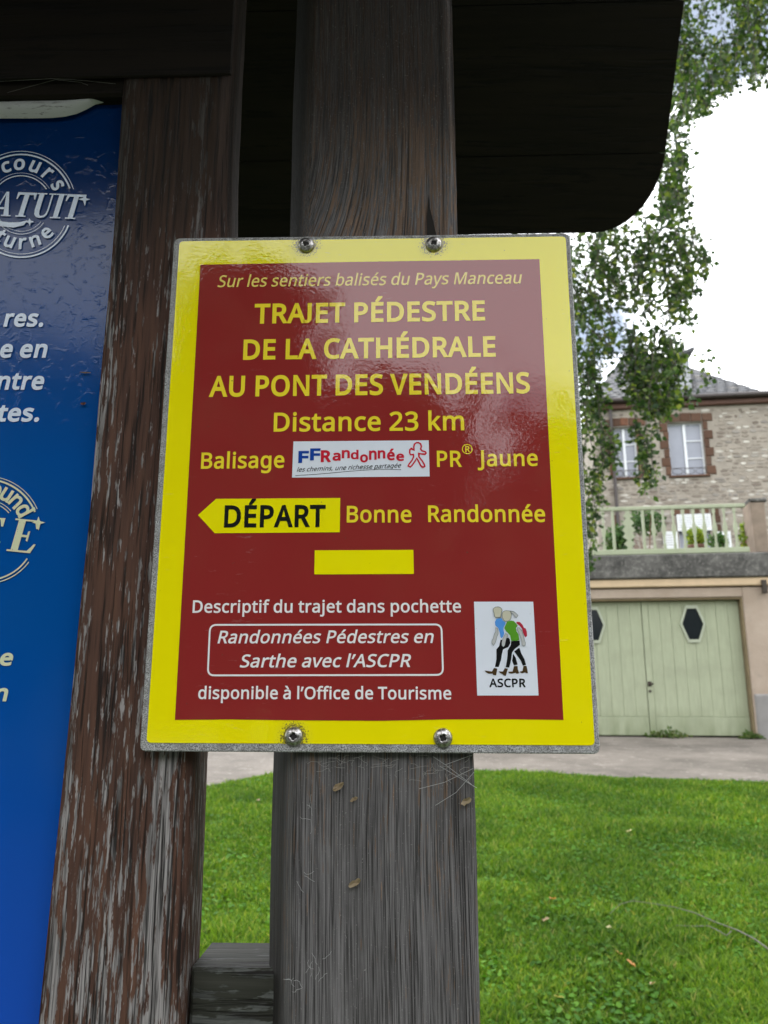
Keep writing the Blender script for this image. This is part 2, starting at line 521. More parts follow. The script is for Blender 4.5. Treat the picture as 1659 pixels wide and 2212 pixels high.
door_mat = greenpaint('sage_paint', (.345, .375, .255))
rail_mat = greenpaint('pale_green_paint', (.36, .39, .27), (.32, .36, .23))
reveal_mat = plain('reveal_plaster', (.17, .13, .07), .9, vary=.35, scale=6)
dark_glass = plain('dark_glass', (.012, .015, .018), .12, vary=.05)
iron_mat = plain('rusty_iron', (.05, .04, .03), .6, .5, vary=.4, scale=60)
hexframe_mat = plain('hexagon_trim_paint', (.37, .40, .30), .55, vary=.1, scale=20)

u_r0 = GX(1604, 1293)[0]                              # right jamb of the opening at the front
u_r = .5 * (GX(1606, 1300)[0] + GX(1634, 1590)[0])
u_c = .5 * (GX(1389, 1300)[0] + GX(1408, 1590)[0])
z_top = GX(1480, 1291)[1]
z_band0 = GX(1480, 1270)[1]; z_band1 = GX(1480, 1250)[1]; z_slab1 = GX(1480, 1198)[1]
REC = .22
u_l = u_c - (u_r - .06 - u_c)
UR_END = u_r + 2.2; UL_END = u_l - 2.0
base = BD.w(u_c, DG, GZ)
garage = empty('garage', base, 'low garage with peach rendered walls and a terrace on its roof, below the stone house', 'garage')
b = MB()
b.box(BD, u_r, UR_END, DG, DG + .3, GZ - .3, z_band0, bev=.012)                 # right pier
b.box(BD, UL_END, u_l, DG, DG + .3, GZ - .3, z_band0, bev=.012)
b.box(BD, u_l + .001, u_r - .001, DG + .003, DG + .3, z_top, z_band0, bev=.012)
b.build('wall', render_mat, garage)
b = MB(); b.box(BD, u_r - .03, u_r - .002, DG + .02, DG + REC, GZ, z_top - .004); b.build('reveal', reveal_mat, garage)
b = MB(); b.box(BD, u_l, u_r - .031, DG + .03, DG + REC, z_top - .03, z_top - .002); b.build('reveal', reveal_mat, garage)
b = MB(); b.box(BD, UL_END, UR_END, DG - .05, DG + .3, z_band0 + .02, z_band1, bev=.015); b.build('cornice', cream_mat, garage)
b = MB(); b.box(BD, UL_END, UR_END, DG - .10, DG + 5.0, z_band1 + .004, z_slab1, bev=.02); b.build('terrace_slab', conc_mat, garage)
b = MB(); b.box(BD, u_r + .02, u_r + .9, DG - .03, DG + .01, GZ - .2, GX(1640, 1500)[1], bev=.02, jit=.01); b.build('plinth', grey_base_mat, garage)
b = MB(); b.box(BD, UL_END, UR_END, DG + .302, DG + .34, GZ - .3, z_band0); b.build('inner_wall', plain('garage_inside', (.02, .018, .015), .9), garage)
b = MB(); b.box(BD, GX(1641, 1255)[0], GX(1651, 1255)[0], DG - .12, DG - .052, GX(1650, 1283)[1], GX(1650, 1254)[1], bev=.01); b.build('bracket', iron_mat, garage)
# double door of planks
door = MB()
DD = DG + REC - .06                        # door plane
plank_w = .19
leafs = []
for side in (0, 1):
    ua, ub = (u_l, u_c - .004) if side == 0 else (u_c + .004, u_r - .035)
    fr = MB(); fr.box(BD, ua, ub, DD + .03, DD + .05, GZ + .03, z_top - .035)
    leafo = fr.build('door_leaf', door_mat, garage)
    n = round((ub - ua - (.10 if side else 0)) / plank_w)
    st = ua + (.0 if side == 0 else .10)
    if side: 
        b = MB(); b.box(BD, ua, ua + .098, DD - .014, DD + .03, GZ + .03, z_top - .036, bev=.004); b.build('plank', door_mat, leafo)
    zb = GX(1480, 1549)[1]
    for i in range(n):
        a = st + (ub - st) * i / n; e = st + (ub - st) * (i + 1) / n
        b = MB(); o_ = random.uniform(-.003, .003)
        b.box(BD, a + .001, e - .001, DD + o_, DD + .03, zb + .004, z_top - .037, bev=.0035); b.build('plank', door_mat, leafo)
    b = MB(); b.box(BD, st + .001, ub - .001, DD - .018, DD + .03, GZ + .03, zb, bev=.006); b.build('bottom_rail', door_mat, leafo)
    hc = .5 * (ua + ub) + (.0 if side else .0)
    hu, hz = (GX(1501, 1346) if side else (2 * u_c - GX(1501, 1346)[0], GX(1501, 1346)[1]))
    hw, hh = .17, .255
    def hexa(k, d):
        return [BD.w(hu + sx * hw * k, d, hz + sz * hh * k) for sx, sz in ((-1, 0), (-.45, -1), (.45, -1), (1, 0), (.45, 1), (-.45, 1))]
    b = MB(); A = hexa(1.2, DD - .025); B_ = hexa(1.0, DD - .03); C_ = hexa(1.0, DD + .0); D_ = hexa(1.2, DD)
    for i in range(6):
        j = (i + 1) % 6
        b.add([A[i], A[j], B_[j], B_[i]], [(0, 1, 2, 3)]); b.add([B_[i], B_[j], C_[j], C_[i]], [(0, 1, 2, 3)]); b.add([A[i], A[j], D_[j], D_[i]], [(0, 1, 2, 3)])
    wf = b.build('hexagonal_window', hexframe_mat, leafo)
    b = MB(); b.poly(hexa(.99, DD - .008)); wp_ = b.build('glass_pane', dark_glass, leafo)
    if side:
        b = MB(); hu2, hz2 = GX(1407, 1477)
        b.tube([BD.w(hu2 - .04, DD - .07, hz2), BD.w(hu2 + .05, DD - .07, hz2)], .014, 8)
        b.tube([BD.w(hu2, DD - .01, hz2), BD.w(hu2, DD - .075, hz2)], .012, 8)
        b.box(BD, hu2 - .03, hu2 + .03, DD - .022, DD - .012, hz2 - .04, hz2 + .04, bev=.003)
        b.build('handle', iron_mat, leafo)
        hu2, hz2 = GX(1408, 1493)
        b = MB(); b.tube([BD.w(hu2, DD - .01, hz2), BD.w(hu2, DD - .03, hz2)], .022, 10); b.build('lock', iron_mat, leafo)

# terrace railing
DR = DG + .02
zt0 = GX(1450, 1094, DR)[1]; zb0 = GX(1450, 1196, DR)[1]
uR = GX(1614, 1130, DR)[0]; uL = u_l - .6
rail = empty('terrace_railing', BD.w(u_c, DR, z_slab1), 'pale green wooden railing along the edge of the terrace above the garage door', 'railing')
b = MB(); b.box(BD, uL, uR, DR, DR + .06, zt0 - .045, zt0 + .02, bev=.008); b.build('top_rail', rail_mat, rail)
b = MB(); b.box(BD, uL, uR, DR + .005, DR + .05, zb0 + .0, zb0 + .09, bev=.008); b.build('bottom_rail', rail_mat, rail)
b = MB(); b.box(BD, uL, uR, DR + .015, DR + .05, zb0 - .08 + .0, zb0 - .004, bev=.004); b.build('kickboard', rail_mat, rail)
prof = [(0, .024), (.10, .024), (.14, .014), (.30, .016), (.42, .032), (.50, .037), (.58, .029), (.66, .016), (.86, .014), (.90, .025), (1, .025)]
prof_w = [(0, .05), (.06, .03), (.14, .09), (.24, .03), (.32, .10), (.42, .06), (.5, .11), (.60, .05), (.68, .10), (.8, .03), (.86, .08), (.94, .03), (1, .05)]
def baluster(u, pr, name='baluster'):
    b = MB(); zA = zb0 + .092; zB = zt0 - .047
    P = [(u + w, zA + (zB - zA) * t) for t, w in pr] + [(u - w, zA + (zB - zA) * t) for t, w in reversed(pr)]
    F0 = [BD.w(x, DR + .012, z) for x, z in P]; F1 = [BD.w(x, DR + .038, z) for x, z in P]
    n = len(P); k = len(pr)
    fs = []
    for i in range(k - 1): fs += [(i, i + 1, n - 2 - i, n - 1 - i), (n + n - 1 - i, n + n - 2 - i, n + i + 1, n + i)]
    for i in range(n): fs.append((i, (i + 1) % n, n + (i + 1) % n, n + i))
    b.add(F0 + F1, fs); return b.build(name, rail_mat, rail)
u = uR - .02; i = 0
pitch_b = GX(1450, 1150, DR)[0] - GX(1428, 1150, DR)[0]
while u > uL:
    u -= pitch_b; i += 1
    if 11 <= i <= 12:
        if i == 11: 
            baluster(u - pitch_b * .5, prof_w, 'ornamental_panel')
        continue
    if i in (10, 13):
        b = MB(); b.box(BD, u - .022, u + .022, DR + .004, DR + .045, zb0 + .092, zt0 - .047, bev=.004); b.build('post', rail_mat, rail); continue
    baluster(u, prof)

# stone pillar closing the railing
pillar_mat = plain('pillar_render', (.22, .17, .13), .95, vary=.5, scale=5, bumpd=.01)
pu0 = GX(1618, 1090, DR)[0]; pu1 = GX(1652, 1090, DR)[0]
pil = empty('terrace_pillar', BD.w(pu0 + .15, DR, z_slab1), 'stained square masonry pillar at the right end of the terrace railing', 'pillar')
b = MB(); b.box(BD, pu0 + .015, pu1 - .005, DR - .03, DR + .42, z_slab1 + .002, zt0 + .03, bev=.02, jit=.008); b.build('shaft', pillar_mat, pil)
b = MB(); b.box(BD, pu0, pu1 + .02, DR - .05, DR + .44, zt0 + .032, zt0 + .085, bev=.015, jit=.006); b.build('cap_stone', conc_mat, pil)

# ================================================================== STONE HOUSE
DH = 19.0
def HX(px, py, d=DH): return BD.uz(px, py, d)
hu0 = HX(1283, 1000)[0]; hu1 = HX(1655, 1000)[0] + 1.0
hz0 = z_slab1; hz1 = HX(1480, 880)[1]
house = empty('stone_house', BD.w(.5 * (hu0 + hu1), DH, GZ), 'rubble stone house with brown quoined windows and a slate hip roof beyond the terrace', 'house')
m = NT('lime_mortar'); v = m.obj()
n1 = m.noise(v, 3, 4, .6); n2 = m.noise(v, 50, 3, .6)
m.base(m.mix(m.ramp(n1, [(.3, 0), (.7, 1)]), (.235, .205, .17), (.33, .295, .245))); m.p(Roughness=.95); m.bump(n2, .01); mortar_mat = m.m
m = NT('rubble_stone'); v = m.obj()
r = m.rnd()
c = m.ramp(r, [(0, (.17, .14, .115)), (.3, (.26, .225, .185)), (.55, (.335, .295, .245)), (.75, (.22, .20, .18)), (.88, (.44, .41, .36)), (1, (.58, .55, .49))])
c = m.mix(m.ramp(m.noise(m.n('ShaderNodeNewGeometry').outputs['Position'], 9, 4, .7), [(.5, 0), (.75, .6)]), c, (.16, .14, .115))
m.base(c); m.p(Roughness=.95, Specular_IOR_Level=.2); m.bump(m.noise(m.n('ShaderNodeNewGeometry').outputs['Position'], 30, 3), .01); stone_mat = m.m
m = NT('brown_sandstone')
r = m.rnd()
c = m.ramp(r, [(0, (.075, .042, .028)), (.5, (.115, .062, .040)), (.8, (.10, .068, .050)), (1, (.19, .075, .040))])
c = m.mix(m.ramp(m.noise(m.n('ShaderNodeNewGeometry').outputs['Position'], 12, 4, .6), [(.45, 0), (.75, .6)]), c, (.09, .06, .045))
m.base(c); m.p(Roughness=.9, Specular_IOR_Level=.2); quoin_mat = m.m

# windows: (px box) in the upper storey and the one behind the railing
def wbox(x0, y0, x1, y1):
    (ua, _), (ub, _) = HX(x0, .5 * (y0 + y1)), HX(x1, .5 * (y0 + y1))
    xm = .5 * (x0 + x1)
    return ua, ub, HX(xm, y1)[1], HX(xm, y0)[1]
W1 = wbox(1446, 912, 1522, 1026)
W2 = wbox(1326, 922, 1377, 1031)
W3 = wbox(1466, 1114, 1535, 1186)
W1b = (W1[0], W1[1], W1[2], W1[3])
wins = [W1, W2, W3]
# wall with openings: strips
us = sorted([hu0, hu1] + [w[0] for w in wins] + [w[1] for w in wins])
b = MB()
for a, e in zip(us[:-1], us[1:]):
    mid = .5 * (a + e)
    cuts = sorted([(w[2], w[3]) for w in wins if w[0] < mid < w[1]])
    z = hz0
    for c0, c1 in cuts:
        b.box(BD, a, e, DH, DH + .45, z, c0); z = c1
    b.box(BD, a, e, DH, DH + .45, z, hz1)
b.box(BD, hu0, hu0 + .45, DH + .451, DH + 8, hz0, hz1); b.box(BD, hu1 - .45, hu1, DH + .451, DH + 8, hz0, hz1); b.box(BD, hu0 + .46, hu1 - .46, DH + 7.6, DH + 8, hz0, hz1)
wall = b.build('wall', mortar_mat, house)

# quoins round the openings
occ = [(w[0] - .02, w[1] + .02, w[2] - .02, w[3] + .02) for w in wins]
def quoin(u0, u1, z0, z1, name='quoin_stone', d=.028, parent=wall, mat=quoin_mat):
    b = MB(); b.box(BD, u0, u1, DH - d, DH + .03, z0, z1, bev=.012, jit=.010); b.build(name, mat, parent)
    occ.append((u0 - .01, u1 + .01, z0 - .01, z1 + .01))
for w in (W1, W2):
    n = 6; hgt = (w[3] - w[2]) / n
    for i in range(n):
        for s_ in (-1, 1):
            lw = (.20 if (i + (s_ > 0)) % 2 else .11) + random.uniform(-.02, .03)
            z0 = w[2] + i * hgt + .006; z1 = z0 + hgt - .012
            if s_ < 0: quoin(w[0] - lw, w[0] - .002, z0, z1)
            else: quoin(w[1] + .002, w[1] + lw, z0, z1)
    # flat arch of cut stones
    n = 5; span0, span1 = w[0] - .20, w[1] + .24
    for i in range(n):
        a = span0 + (span1 - span0) * i / n; e = span0 + (span1 - span0) * (i + 1) / n
        k = (1 - abs((i + .5) / n - .5) * 1.2) * .06
        quoin(a + .006, e - .006, w[3] + .004 + k * .3, w[3] + .17 + k)
    quoin(w[0] - .06, w[1] + .06, w[2] - .06, w[2] - .003, 'sill', .06)
for i in range(6):
    px = 1440 + i * 21
    ua, ub = HX(px - 9, 1110)[0], HX(px + 8, 1110)[0]
    if ua > W3[0] - .3: quoin(ua, ub, W3[3] + .02 + (.0 if 0 < i < 5 else -.02), W3[3] + .17)
for z_ in (0, 1, 2):
    quoin(W3[1] + .12, W3[1] + .24, W3[3] - .18 - z_ * .2, W3[3] - .02 - z_ * .2)
quoin(HX(1327, 1120)[0], HX(1338, 1120)[0], HX(1330, 1180)[1], HX(1330, 1112)[1])

# rubble stones in rough courses; biggest ones single, the rest joined
stones = []
z = hz0 + .01
while z < hz1 - .07:
    hgt = random.uniform(.060, .110)
    u = hu0 + random.uniform(0, .1)
    while u < hu1 - .1:
        w_ = random.uniform(.10, .27) * random.uniform(.8, 1.15)
        dz = random.uniform(-.012, .012)
        s_ = (u + .008, u + w_ - .008, z + dz, z + dz + hgt * random.uniform(.72, .95))
        if not any(s_[0] < o[1] and s_[1] > o[0] and s_[2] < o[3] and s_[3] > o[2] for o in occ) and random.random() < .9:
            stones.append(s_)
        u += w_
    z += hgt
def vis(s_):
    return 1 if s_[0] < HX(1659, 1000)[0] else 0
stones.sort(key=lambda s_: -(vis(s_) * 10 + (s_[1] - s_[0]) * (s_[3] - s_[2])))
rest = MB()
def stone_into(b, s_):
    u0, u1, z0, z1 = s_
    cu, cz = .5 * (u0 + u1), .5 * (z0 + z1); hw, hh = .5 * (u1 - u0), .5 * (z1 - z0)
    k = 8; pr = random.uniform(.006, .018)
    rim0 = []; rim1 = []
    for i in range(k):
        a = 2 * math.pi * (i + .5) / k
        c_, s2 = math.cos(a), math.sin(a)
        q = 1 / max(abs(c_) ** 1.0, abs(s2)) ** .75 * random.uniform(.86, 1.02)
        rim0.append(BD.w(cu + c_ * q * hw, DH + .01, cz + s2 * q * hh))
        rim1.append(BD.w(cu + c_ * q * hw * .84, DH - pr * random.uniform(.7, 1), cz + s2 * q * hh * .80))
    fs = [(i, (i + 1) % k, k + (i + 1) % k, k + i) for i in range(k)] + [tuple(range(k, 2 * k))]
    b.add(rim0 + rim1, fs)
for i, s_ in enumerate(stones):
    if i < 290:
        b = MB(); stone_into(b, s_); b.build('rubble_stone', stone_mat, wall, fix=True)
    else: stone_into(rest, s_)
o = rest.build('small_rubble', stone_mat, wall); o['kind'] = 'stuff'

frame_mat = plain('white_window_paint', (.66, .68, .70), .5, vary=.06, scale=10)
curtain_mat = plain('net_curtain', (.24, .255, .30), .35, vary=.10, scale=8, spec=.6)
shutter_mat = plain('white_shutter_paint', (.72, .74, .74), .55, vary=.06, scale=10)
def window(w, rails=(0.33, .66), left_blank=True, scroll=True):
    ua, ub, za, zb_ = w
    b = MB(); d = DH + .10; t = .03
    b.box(BD, ua, ua + t, d, d + .05, za, zb_, bev=.006); b.box(BD, ub - t, ub, d, d + .05, za, zb_, bev=.006)
    b.box(BD, ua + t, ub - t, d, d + .05, za, za + t, bev=.006); b.box(BD, ua + t, ub - t, d, d + .05, zb_ - t, zb_, bev=.006)
    wf = b.build('window', frame_mat, house)
    mid = .5 * (ua + ub) - .01
    b = MB(); b.box(BD, mid - .032, mid + .032, d - .015, d + .04, za + t + .002, zb_ - t - .002, bev=.008); b.build('mullion', frame_mat, wf)
    for k, (a, e) in enumerate(((ua + t, mid - .032), (mid + .032, ub - t))):
        b = MB(); b.box(BD, a + .001, e - .001, d + .03, d + .038, za + t, zb_ - t); b.build('pane', curtain_mat, wf)
        if k == 0 and left_blank: continue
        for r_ in rails:
            zz = za + (zb_ - za) * r_
            b = MB(); b.box(BD, a + .002, e - .002, d + .005, d + .028, zz - .012, zz + .012); b.build('glazing_bar', frame_mat, wf)
    if scroll:
        b = MB(); dd = DH - .04
        zz = za + .16
        b.tube([BD.w(ua, dd, zz), BD.w(ub, dd, zz)], .008, 5)
        n = 3; wd = (ub - ua) / n
        for i in range(n):
            c_ = ua + wd * (i + .5)
            b.tube([BD.w(c_ + wd * .45 * math.cos(a), dd, za + .08 + .07 * math.sin(a)) for a in np.linspace(0, 2 * math.pi, 13)], .006, 4, caps=False)
        b.build('window_guard', iron_mat, wf)
window(W1); window(W2, left_blank=False)
# window behind the railing with louvred shutters
window(W3, rails=(), left_blank=True, scroll=False)
def louvre(u0, u1, z0, z1, d0, parent):
    b = MB(); t = .03
    b.box(BD, u0, u0 + t, d0, d0 + .03, z0, z1); b.box(BD, u1 - t, u1, d0, d0 + .03, z0, z1)
    b.box(BD, u0 + t, u1 - t, d0, d0 + .03, z0, z0 + t); b.box(BD, u0 + t, u1 - t, d0, d0 + .03, z1 - t, z1)
    sh = b.build('shutter', shutter_mat, parent)
    n = max(3, int((z1 - z0 - 2 * t) / .055))
    for i in range(n):
        zc = z0 + t + (z1 - z0 - 2 * t) * (i + .5) / n
        b = MB()
        P = [BD.w(u0 + t + .001, d0 + .004, zc - .022), BD.w(u1 - t - .001, d0 + .004, zc - .022), BD.w(u1 - t - .001, d0 + .026, zc + .018), BD.w(u0 + t + .001, d0 + .026, zc + .018),
             BD.w(u0 + t + .001, d0 + .000, zc - .016), BD.w(u1 - t - .001, d0 + .000, zc - .016), BD.w(u1 - t - .001, d0 + .022, zc + .024), BD.w(u0 + t + .001, d0 + .022, zc + .024)]
        b.add(P, [(0, 1, 2, 3), (7, 6, 5, 4), (0, 4, 5, 1), (1, 5, 6, 2), (2, 6, 7, 3), (3, 7, 4, 0)])
        b.build('slat', shutter_mat, sh)
mz = HX(1500, 1147)[1]
um = .5 * (W3[0] + W3[1])
louvre(W3[0] - .02, um - .01, mz, W3[3] + .03, DH - .05, house)
louvre(um + .01, W3[1] + .02, mz, W3[3] + .03, DH - .05, house)
louvre(HX(1432, 1165)[0], HX(1463, 1165)[0], HX(1450, 1186)[1], HX(1450, 1149)[1], DH - .05, house)
louvre(HX(1550, 1165)[0], HX(1578, 1165)[0], HX(1560, 1186)[1], HX(1560, 1149)[1], DH - .05, house)

# eaves and roof
m = NT('slate'); r = m.rnd()
c = m.ramp(r, [(0, (.045, .047, .054)), (.5, (.068, .071, .078)), (.85, (.090, .091, .097)), (1, (.12, .112, .105))])
c = m.mix(m.ramp(m.noise(m.n('ShaderNodeNewGeometry').outputs['Position'], 3, 5, .7), [(.5, 0), (.8, .6)]), c, (.16, .15, .12))
m.base(c); m.p(Roughness=.55, Specular_IOR_Level=.4); slate_mat = m.m
fascia_mat = plain('brown_gutter', (.10, .048, .032), .7, vary=.3, scale=6)
dark_gutter = plain('dark_gutter', (.045, .035, .032), .5, vary=.3, scale=6)
b = MB(); b.box(BD, hu0 - .10, hu1 + .12, DH - .12, DH + .02, hz1 + .004, hz1 + .13, bev=.02); b.build('cornice', fascia_mat, house)
b = MB(); b.box(BD, hu0 - .22, hu1 + .2, DH - .28, DH + .02, hz1 + .134, hz1 + .24, bev=.03); b.build('gutter', dark_gutter, house)
zr = hz1 + .2; r0 = DH - .22; dep = 8.4
# the hip roof: hips rise at an even slope from both corners to a short ridge
pu = [HX(x, 870)[0] for x in (1286, 1642)]
apex_h = 3.1
ra, rb = pu[0] + 1.6, pu[1] - 2.15
hu1r = pu[1] + .05
Rf = [(pu[0] - .1, r0, zr), (hu1r, r0, zr), (rb, r0 + 4.0, zr + apex_h), (ra, r0 + 4.0, zr + apex_h), (pu[0] - .1, r0 + dep, zr), (hu1r, r0 + dep, zr)]
b = MB(); b.add([BD.w(*p) for p in Rf], [(0, 1, 2, 3), (1, 5, 2), (5, 4, 3, 2), (4, 0, 3), (0, 4, 5, 1)]); roof = b.build('roof', slate_mat, house)
# slate courses laid on the front slope and on the right hip
sl = MB()
def courses(A, B, C, D_, n, wd):
    """rows from eave A-B to ridge D-C"""
    A, B, C, D_ = map(Vector, (A, B, C, D_))
    nr = (B - A).cross(D_ - A).normalized()
    if nr.z < 0: nr = -nr
    for i in range(n):
        t0, t1 = i / n, (i + 1.15) / n
        t1 = min(t1, 1)
        L0, R0 = A.lerp(D_, t0), B.lerp(C, t0); L1, R1 = A.lerp(D_, t1), B.lerp(C, t1)
        k = max(1, int((R0 - L0).length / wd)); off = .5 * (i % 2)
        for j in range(-1, k + 1):
            s0 = max(0, (j + off) / k); s1 = min(1, (j + 1 + off) / k - .02)
            if s1 - s0 < .01: continue
            e = nr * (.022 + random.uniform(-.005, .005)); e2 = nr * .008
            p = [L0.lerp(R0, s0) + e, L0.lerp(R0, s1) + e, L1.lerp(R1, s1) + e2, L1.lerp(R1, s0) + e2, L0.lerp(R0, s0) + nr * .01, L0.lerp(R0, s1) + nr * .01]
            sl.add(p, [(0, 1, 2, 3), (4, 5, 1, 0)])
P6 = [BD.w(*p) for p in Rf]
courses(P6[0], P6[1], P6[2], P6[3], 26, .24)
courses(P6[1], P6[5], P6[2], P6[2], 22, .26)
courses(P6[4], P6[0], P6[3], P6[3], 22, .26)
o = sl.build('slate_courses', slate_mat, roof, fix=False); o['kind'] = 'stuff'
# dormer clad in pale zinc
zinc_mat = plain('weathered_zinc', (.30, .31, .33), .5, .0, vary=.12, scale=5)
dz0 = HX(1470, 868)[1] + .05
du0, du1 = HX(1432, 830)[0], HX(1497, 830)[0]
dtop = HX(1480, 800, DH + .6)[1]; 
b = MB(); b.box(BD, du0, du1, DH + .15, DH + 2.6, dz0, dtop, bev=.02); dm = b.build('dormer', zinc_mat, house)
b = MB(); pk = HX(1490, 772, DH + .6)[1]
Q = [(du0 - .1, DH + .02, dtop - .05), (du1 + .12, DH + .02, dtop + .30), (du1 + .12, DH + .02, dtop + .38), (du0 - .1, DH + .02, dtop + .03)]
b.add([BD.w(*q) for q in Q] + [BD.w(q[0], DH + 2.8, q[2]) for q in Q], [(0, 1, 2, 3), (7, 6, 5, 4), (0, 4, 5, 1), (1, 5, 6, 2), (2, 6, 7, 3), (3, 7, 4, 0)])
b.build('dormer_roof', slate_mat, dm)
b = MB()
b.add([BD.w(du0, DH + .151, dtop - .06), BD.w(du1, DH + .151, dtop - .06), BD.w(du1, DH + .151, dtop + .29), BD.w(du0, DH + .151, dtop - .04),
       BD.w(du0, DH + 2.5, dtop - .06), BD.w(du1, DH + 2.5, dtop - .06), BD.w(du1, DH + 2.5, dtop + .29), BD.w(du0, DH + 2.5, dtop - .04)],
      [(0, 1, 2, 3), (7, 6, 5, 4), (1, 5, 6, 2)])
b.build('dormer_cheek', zinc_mat, dm)
b = MB(); du = HX(1321, 940)[0]
b.tube([BD.w(du, DH - .06, hz1), BD.w(du, DH - .06, hz0)], .04, 8); b.build('downpipe', dark_gutter, house)

# ------------------------------------------------------------------ leaf cloud helper
def leaves_mesh(name, pos, size, mat, parent=None, origin=(0, 0, 0), droop=0.0):
    """Folded diamond leaves (two triangles each) at the given points."""
    N = len(pos)
    a = rng.random(N) * 2 * np.pi; ct = rng.random(N) * 2 - 1
    if droop: ct = np.clip(ct * .7 - droop, -1, 1)
    stt = np.sqrt(1 - ct * ct)
    ax = np.stack([np.cos(a) * stt, np.sin(a) * stt, ct], 1)
    q = rng.normal(size=(N, 3)); sd_ = np.cross(ax, q); sd_ /= np.linalg.norm(sd_, axis=1)[:, None] + 1e-9
    nr = np.cross(ax, sd_)
    s = size * (.45 + 1.1 * rng.random(N))[:, None]
    P = np.asarray(pos) - np.array(origin)[None, :]
    V = np.stack([P, P + ax * s * .4 + sd_ * s * .38 + nr * s * .10, P + ax * s, P + ax * s * .4 - sd_ * s * .38 + nr * s * .10], 1).reshape(-1, 3)
    k = np.arange(N)[:, None] * 4
    T = np.concatenate([np.hstack([k, k + 1, k + 2]), np.hstack([k, k + 2, k + 3])])
    me = bpy.data.meshes.new(name)
    me.vertices.add(len(V)); me.vertices.foreach_set('co', V.ravel())
    me.loops.add(len(T) * 3); me.loops.foreach_set('vertex_index', T.ravel().astype(np.int32))
    me.polygons.add(len(T)); me.polygons.foreach_set('loop_start', (np.arange(len(T)) * 3).astype(np.int32)); me.polygons.foreach_set('loop_total', np.full(len(T), 3, dtype=np.int32))
    me.update(calc_edges=True)
    return link(name, me, mat, parent, origin)

# plants on the terrace
bush_mat = leafmat('golden_bush_leaf', [(0, (.10, .16, .02)), (.6, (.22, .30, .03)), (1, (.32, .36, .05))])
green_bush_mat = leafmat('green_bush_leaf', [(0, (.03, .07, .02)), (.6, (.05, .12, .03)), (1, (.09, .16, .04))])
pot_mat = plain('clay_pot', (.18, .09, .06), .8)
def potted(px, py, d, rx, rz, mat, label, n=700):
    u, z = BD.uz(px, py, d)
    base = BD.w(u, d, z_slab1 + .002)
    t = empty('terrace_plant', base, label, 'plant', 'plants on the terrace')
    b = MB(); rr = .14
    pts = [(.10, 0), (.14, .24), (.16, .24), (.16, .28), (.13, .28), (.12, .2)]
    k = 12; k0 = 0
    ring = []
    for r_, h_ in pts:
        for j in range(k): b.v.append(tuple(base + Vector((r_ * math.cos(j * 2 * math.pi / k), r_ * math.sin(j * 2 * math.pi / k), h_))))
    for i in range(len(pts) - 1):
        for j in range(k):
            a_ = i * k + j; c_ = i * k + (j + 1) % k; b.f.append((a_, c_, c_ + k, a_ + k)); b.mi.append(0)
    b.f.append(tuple(range(k))); b.mi.append(0)
    b.build('pot', pot_mat, t)
    q = rng.normal(size=(n, 3)); q /= np.linalg.norm(q, axis=1)[:, None]; q *= (rng.random(n) ** .45)[:, None]
    ct = base + Vector((0, 0, z - base.z))
    P = np.array(ct)[None, :] + q * np.array([rx, rx, rz])
    P[:, 2] = np.maximum(P[:, 2], base.z + .2)
    b = MB()
    for i in range(5):
        e = Vector(P[i * 7]); b.tube([base + Vector((0, 0, .2)), base.lerp(e, .5) + Vector((0, 0, .1)), e], .008, 4)
    b.build('stem', pot_mat, t)
    o = leaves_mesh('foliage', P, .06, mat, t, base); o['kind'] = 'stuff'
potted(1504, 1162, DG + .7, .15, .20, bush_mat, 'small yellow green bush behind the railing in front of the louvred window')
potted(1622, 1164, DG + .5, .20, .36, bush_mat, 'tall yellow green bush behind the railing beside the masonry pillar')
potted(1334, 1168, DG + 1.2, .26, .30, green_bush_mat, 'dark green bush behind the left part of the railing', 1100)
potted(1392, 1128, DG + 3.8, .45, .30, green_bush_mat, 'wide leafy shrub behind the ornamental panel of the railing', 1200)
potted(1552, 1170, DG + 1.6, .16, .16, green_bush_mat, 'low green plant behind the railing below the right shutter', 500)

# weeds at the foot of the garage door
weed_mat = leafmat('weed_leaf', [(0, (.05, .09, .02)), (.6, (.10, .16, .03)), (1, (.20, .18, .08))])
def weed(px0, px1, py, n, label, h=.10):
    P = []
    a = BD.uz(px0, py, DG + .02); c = BD.uz(px1, py, DG + .02)
    for i in range(n):
        t = .5 + random.gauss(0, .22)
        if not 0 <= t <= 1: continue
        P.append(tuple(BD.w(a[0] + (c[0] - a[0]) * t, DG + .03 - abs(random.gauss(0, .10)), GZ + .015 + abs(random.gauss(0, .35)) * h * (1 - abs(t - .5)))))
    P = np.array(P); og = P.mean(0); og[2] = GZ
    o = leaves_mesh('weed_tuft', P, .05, weed_mat, None, tuple(og))
    return tag(o, label, 'weeds', 'weeds at the foot of the garage', 'stuff')
weed(1395, 1490, 1594, 260, 'low sprawling weeds at the foot of the garage door near its middle', .16)
weed(1590, 1650, 1594, 200, 'sparse dry weeds in the corner by the garage pier')

# ================================================================== BIRCH
birch_leaf = leafmat('birch_leaf', [(0, (.016, .034, .014)), (.4, (.031, .062, .018)), (.75, (.064, .108, .026)), (.93, (.13, .175, .042)), (1, (.20, .21, .05))], rough=.45, trans=.5)
m = NT('birch_bark'); v = m.obj((4, 4, 25))
n = m.noise(v, 1, 4, .6)
m.base(m.mix(m.ramp(n, [(.52, 0), (.62, 1)]), (.42, .40, .37), (.06, .05, .045))); m.p(Roughness=.8); m.bump(n, .01); bark_mat = m.m
twig_mat = plain('birch_twig', (.05, .038, .030), .8)

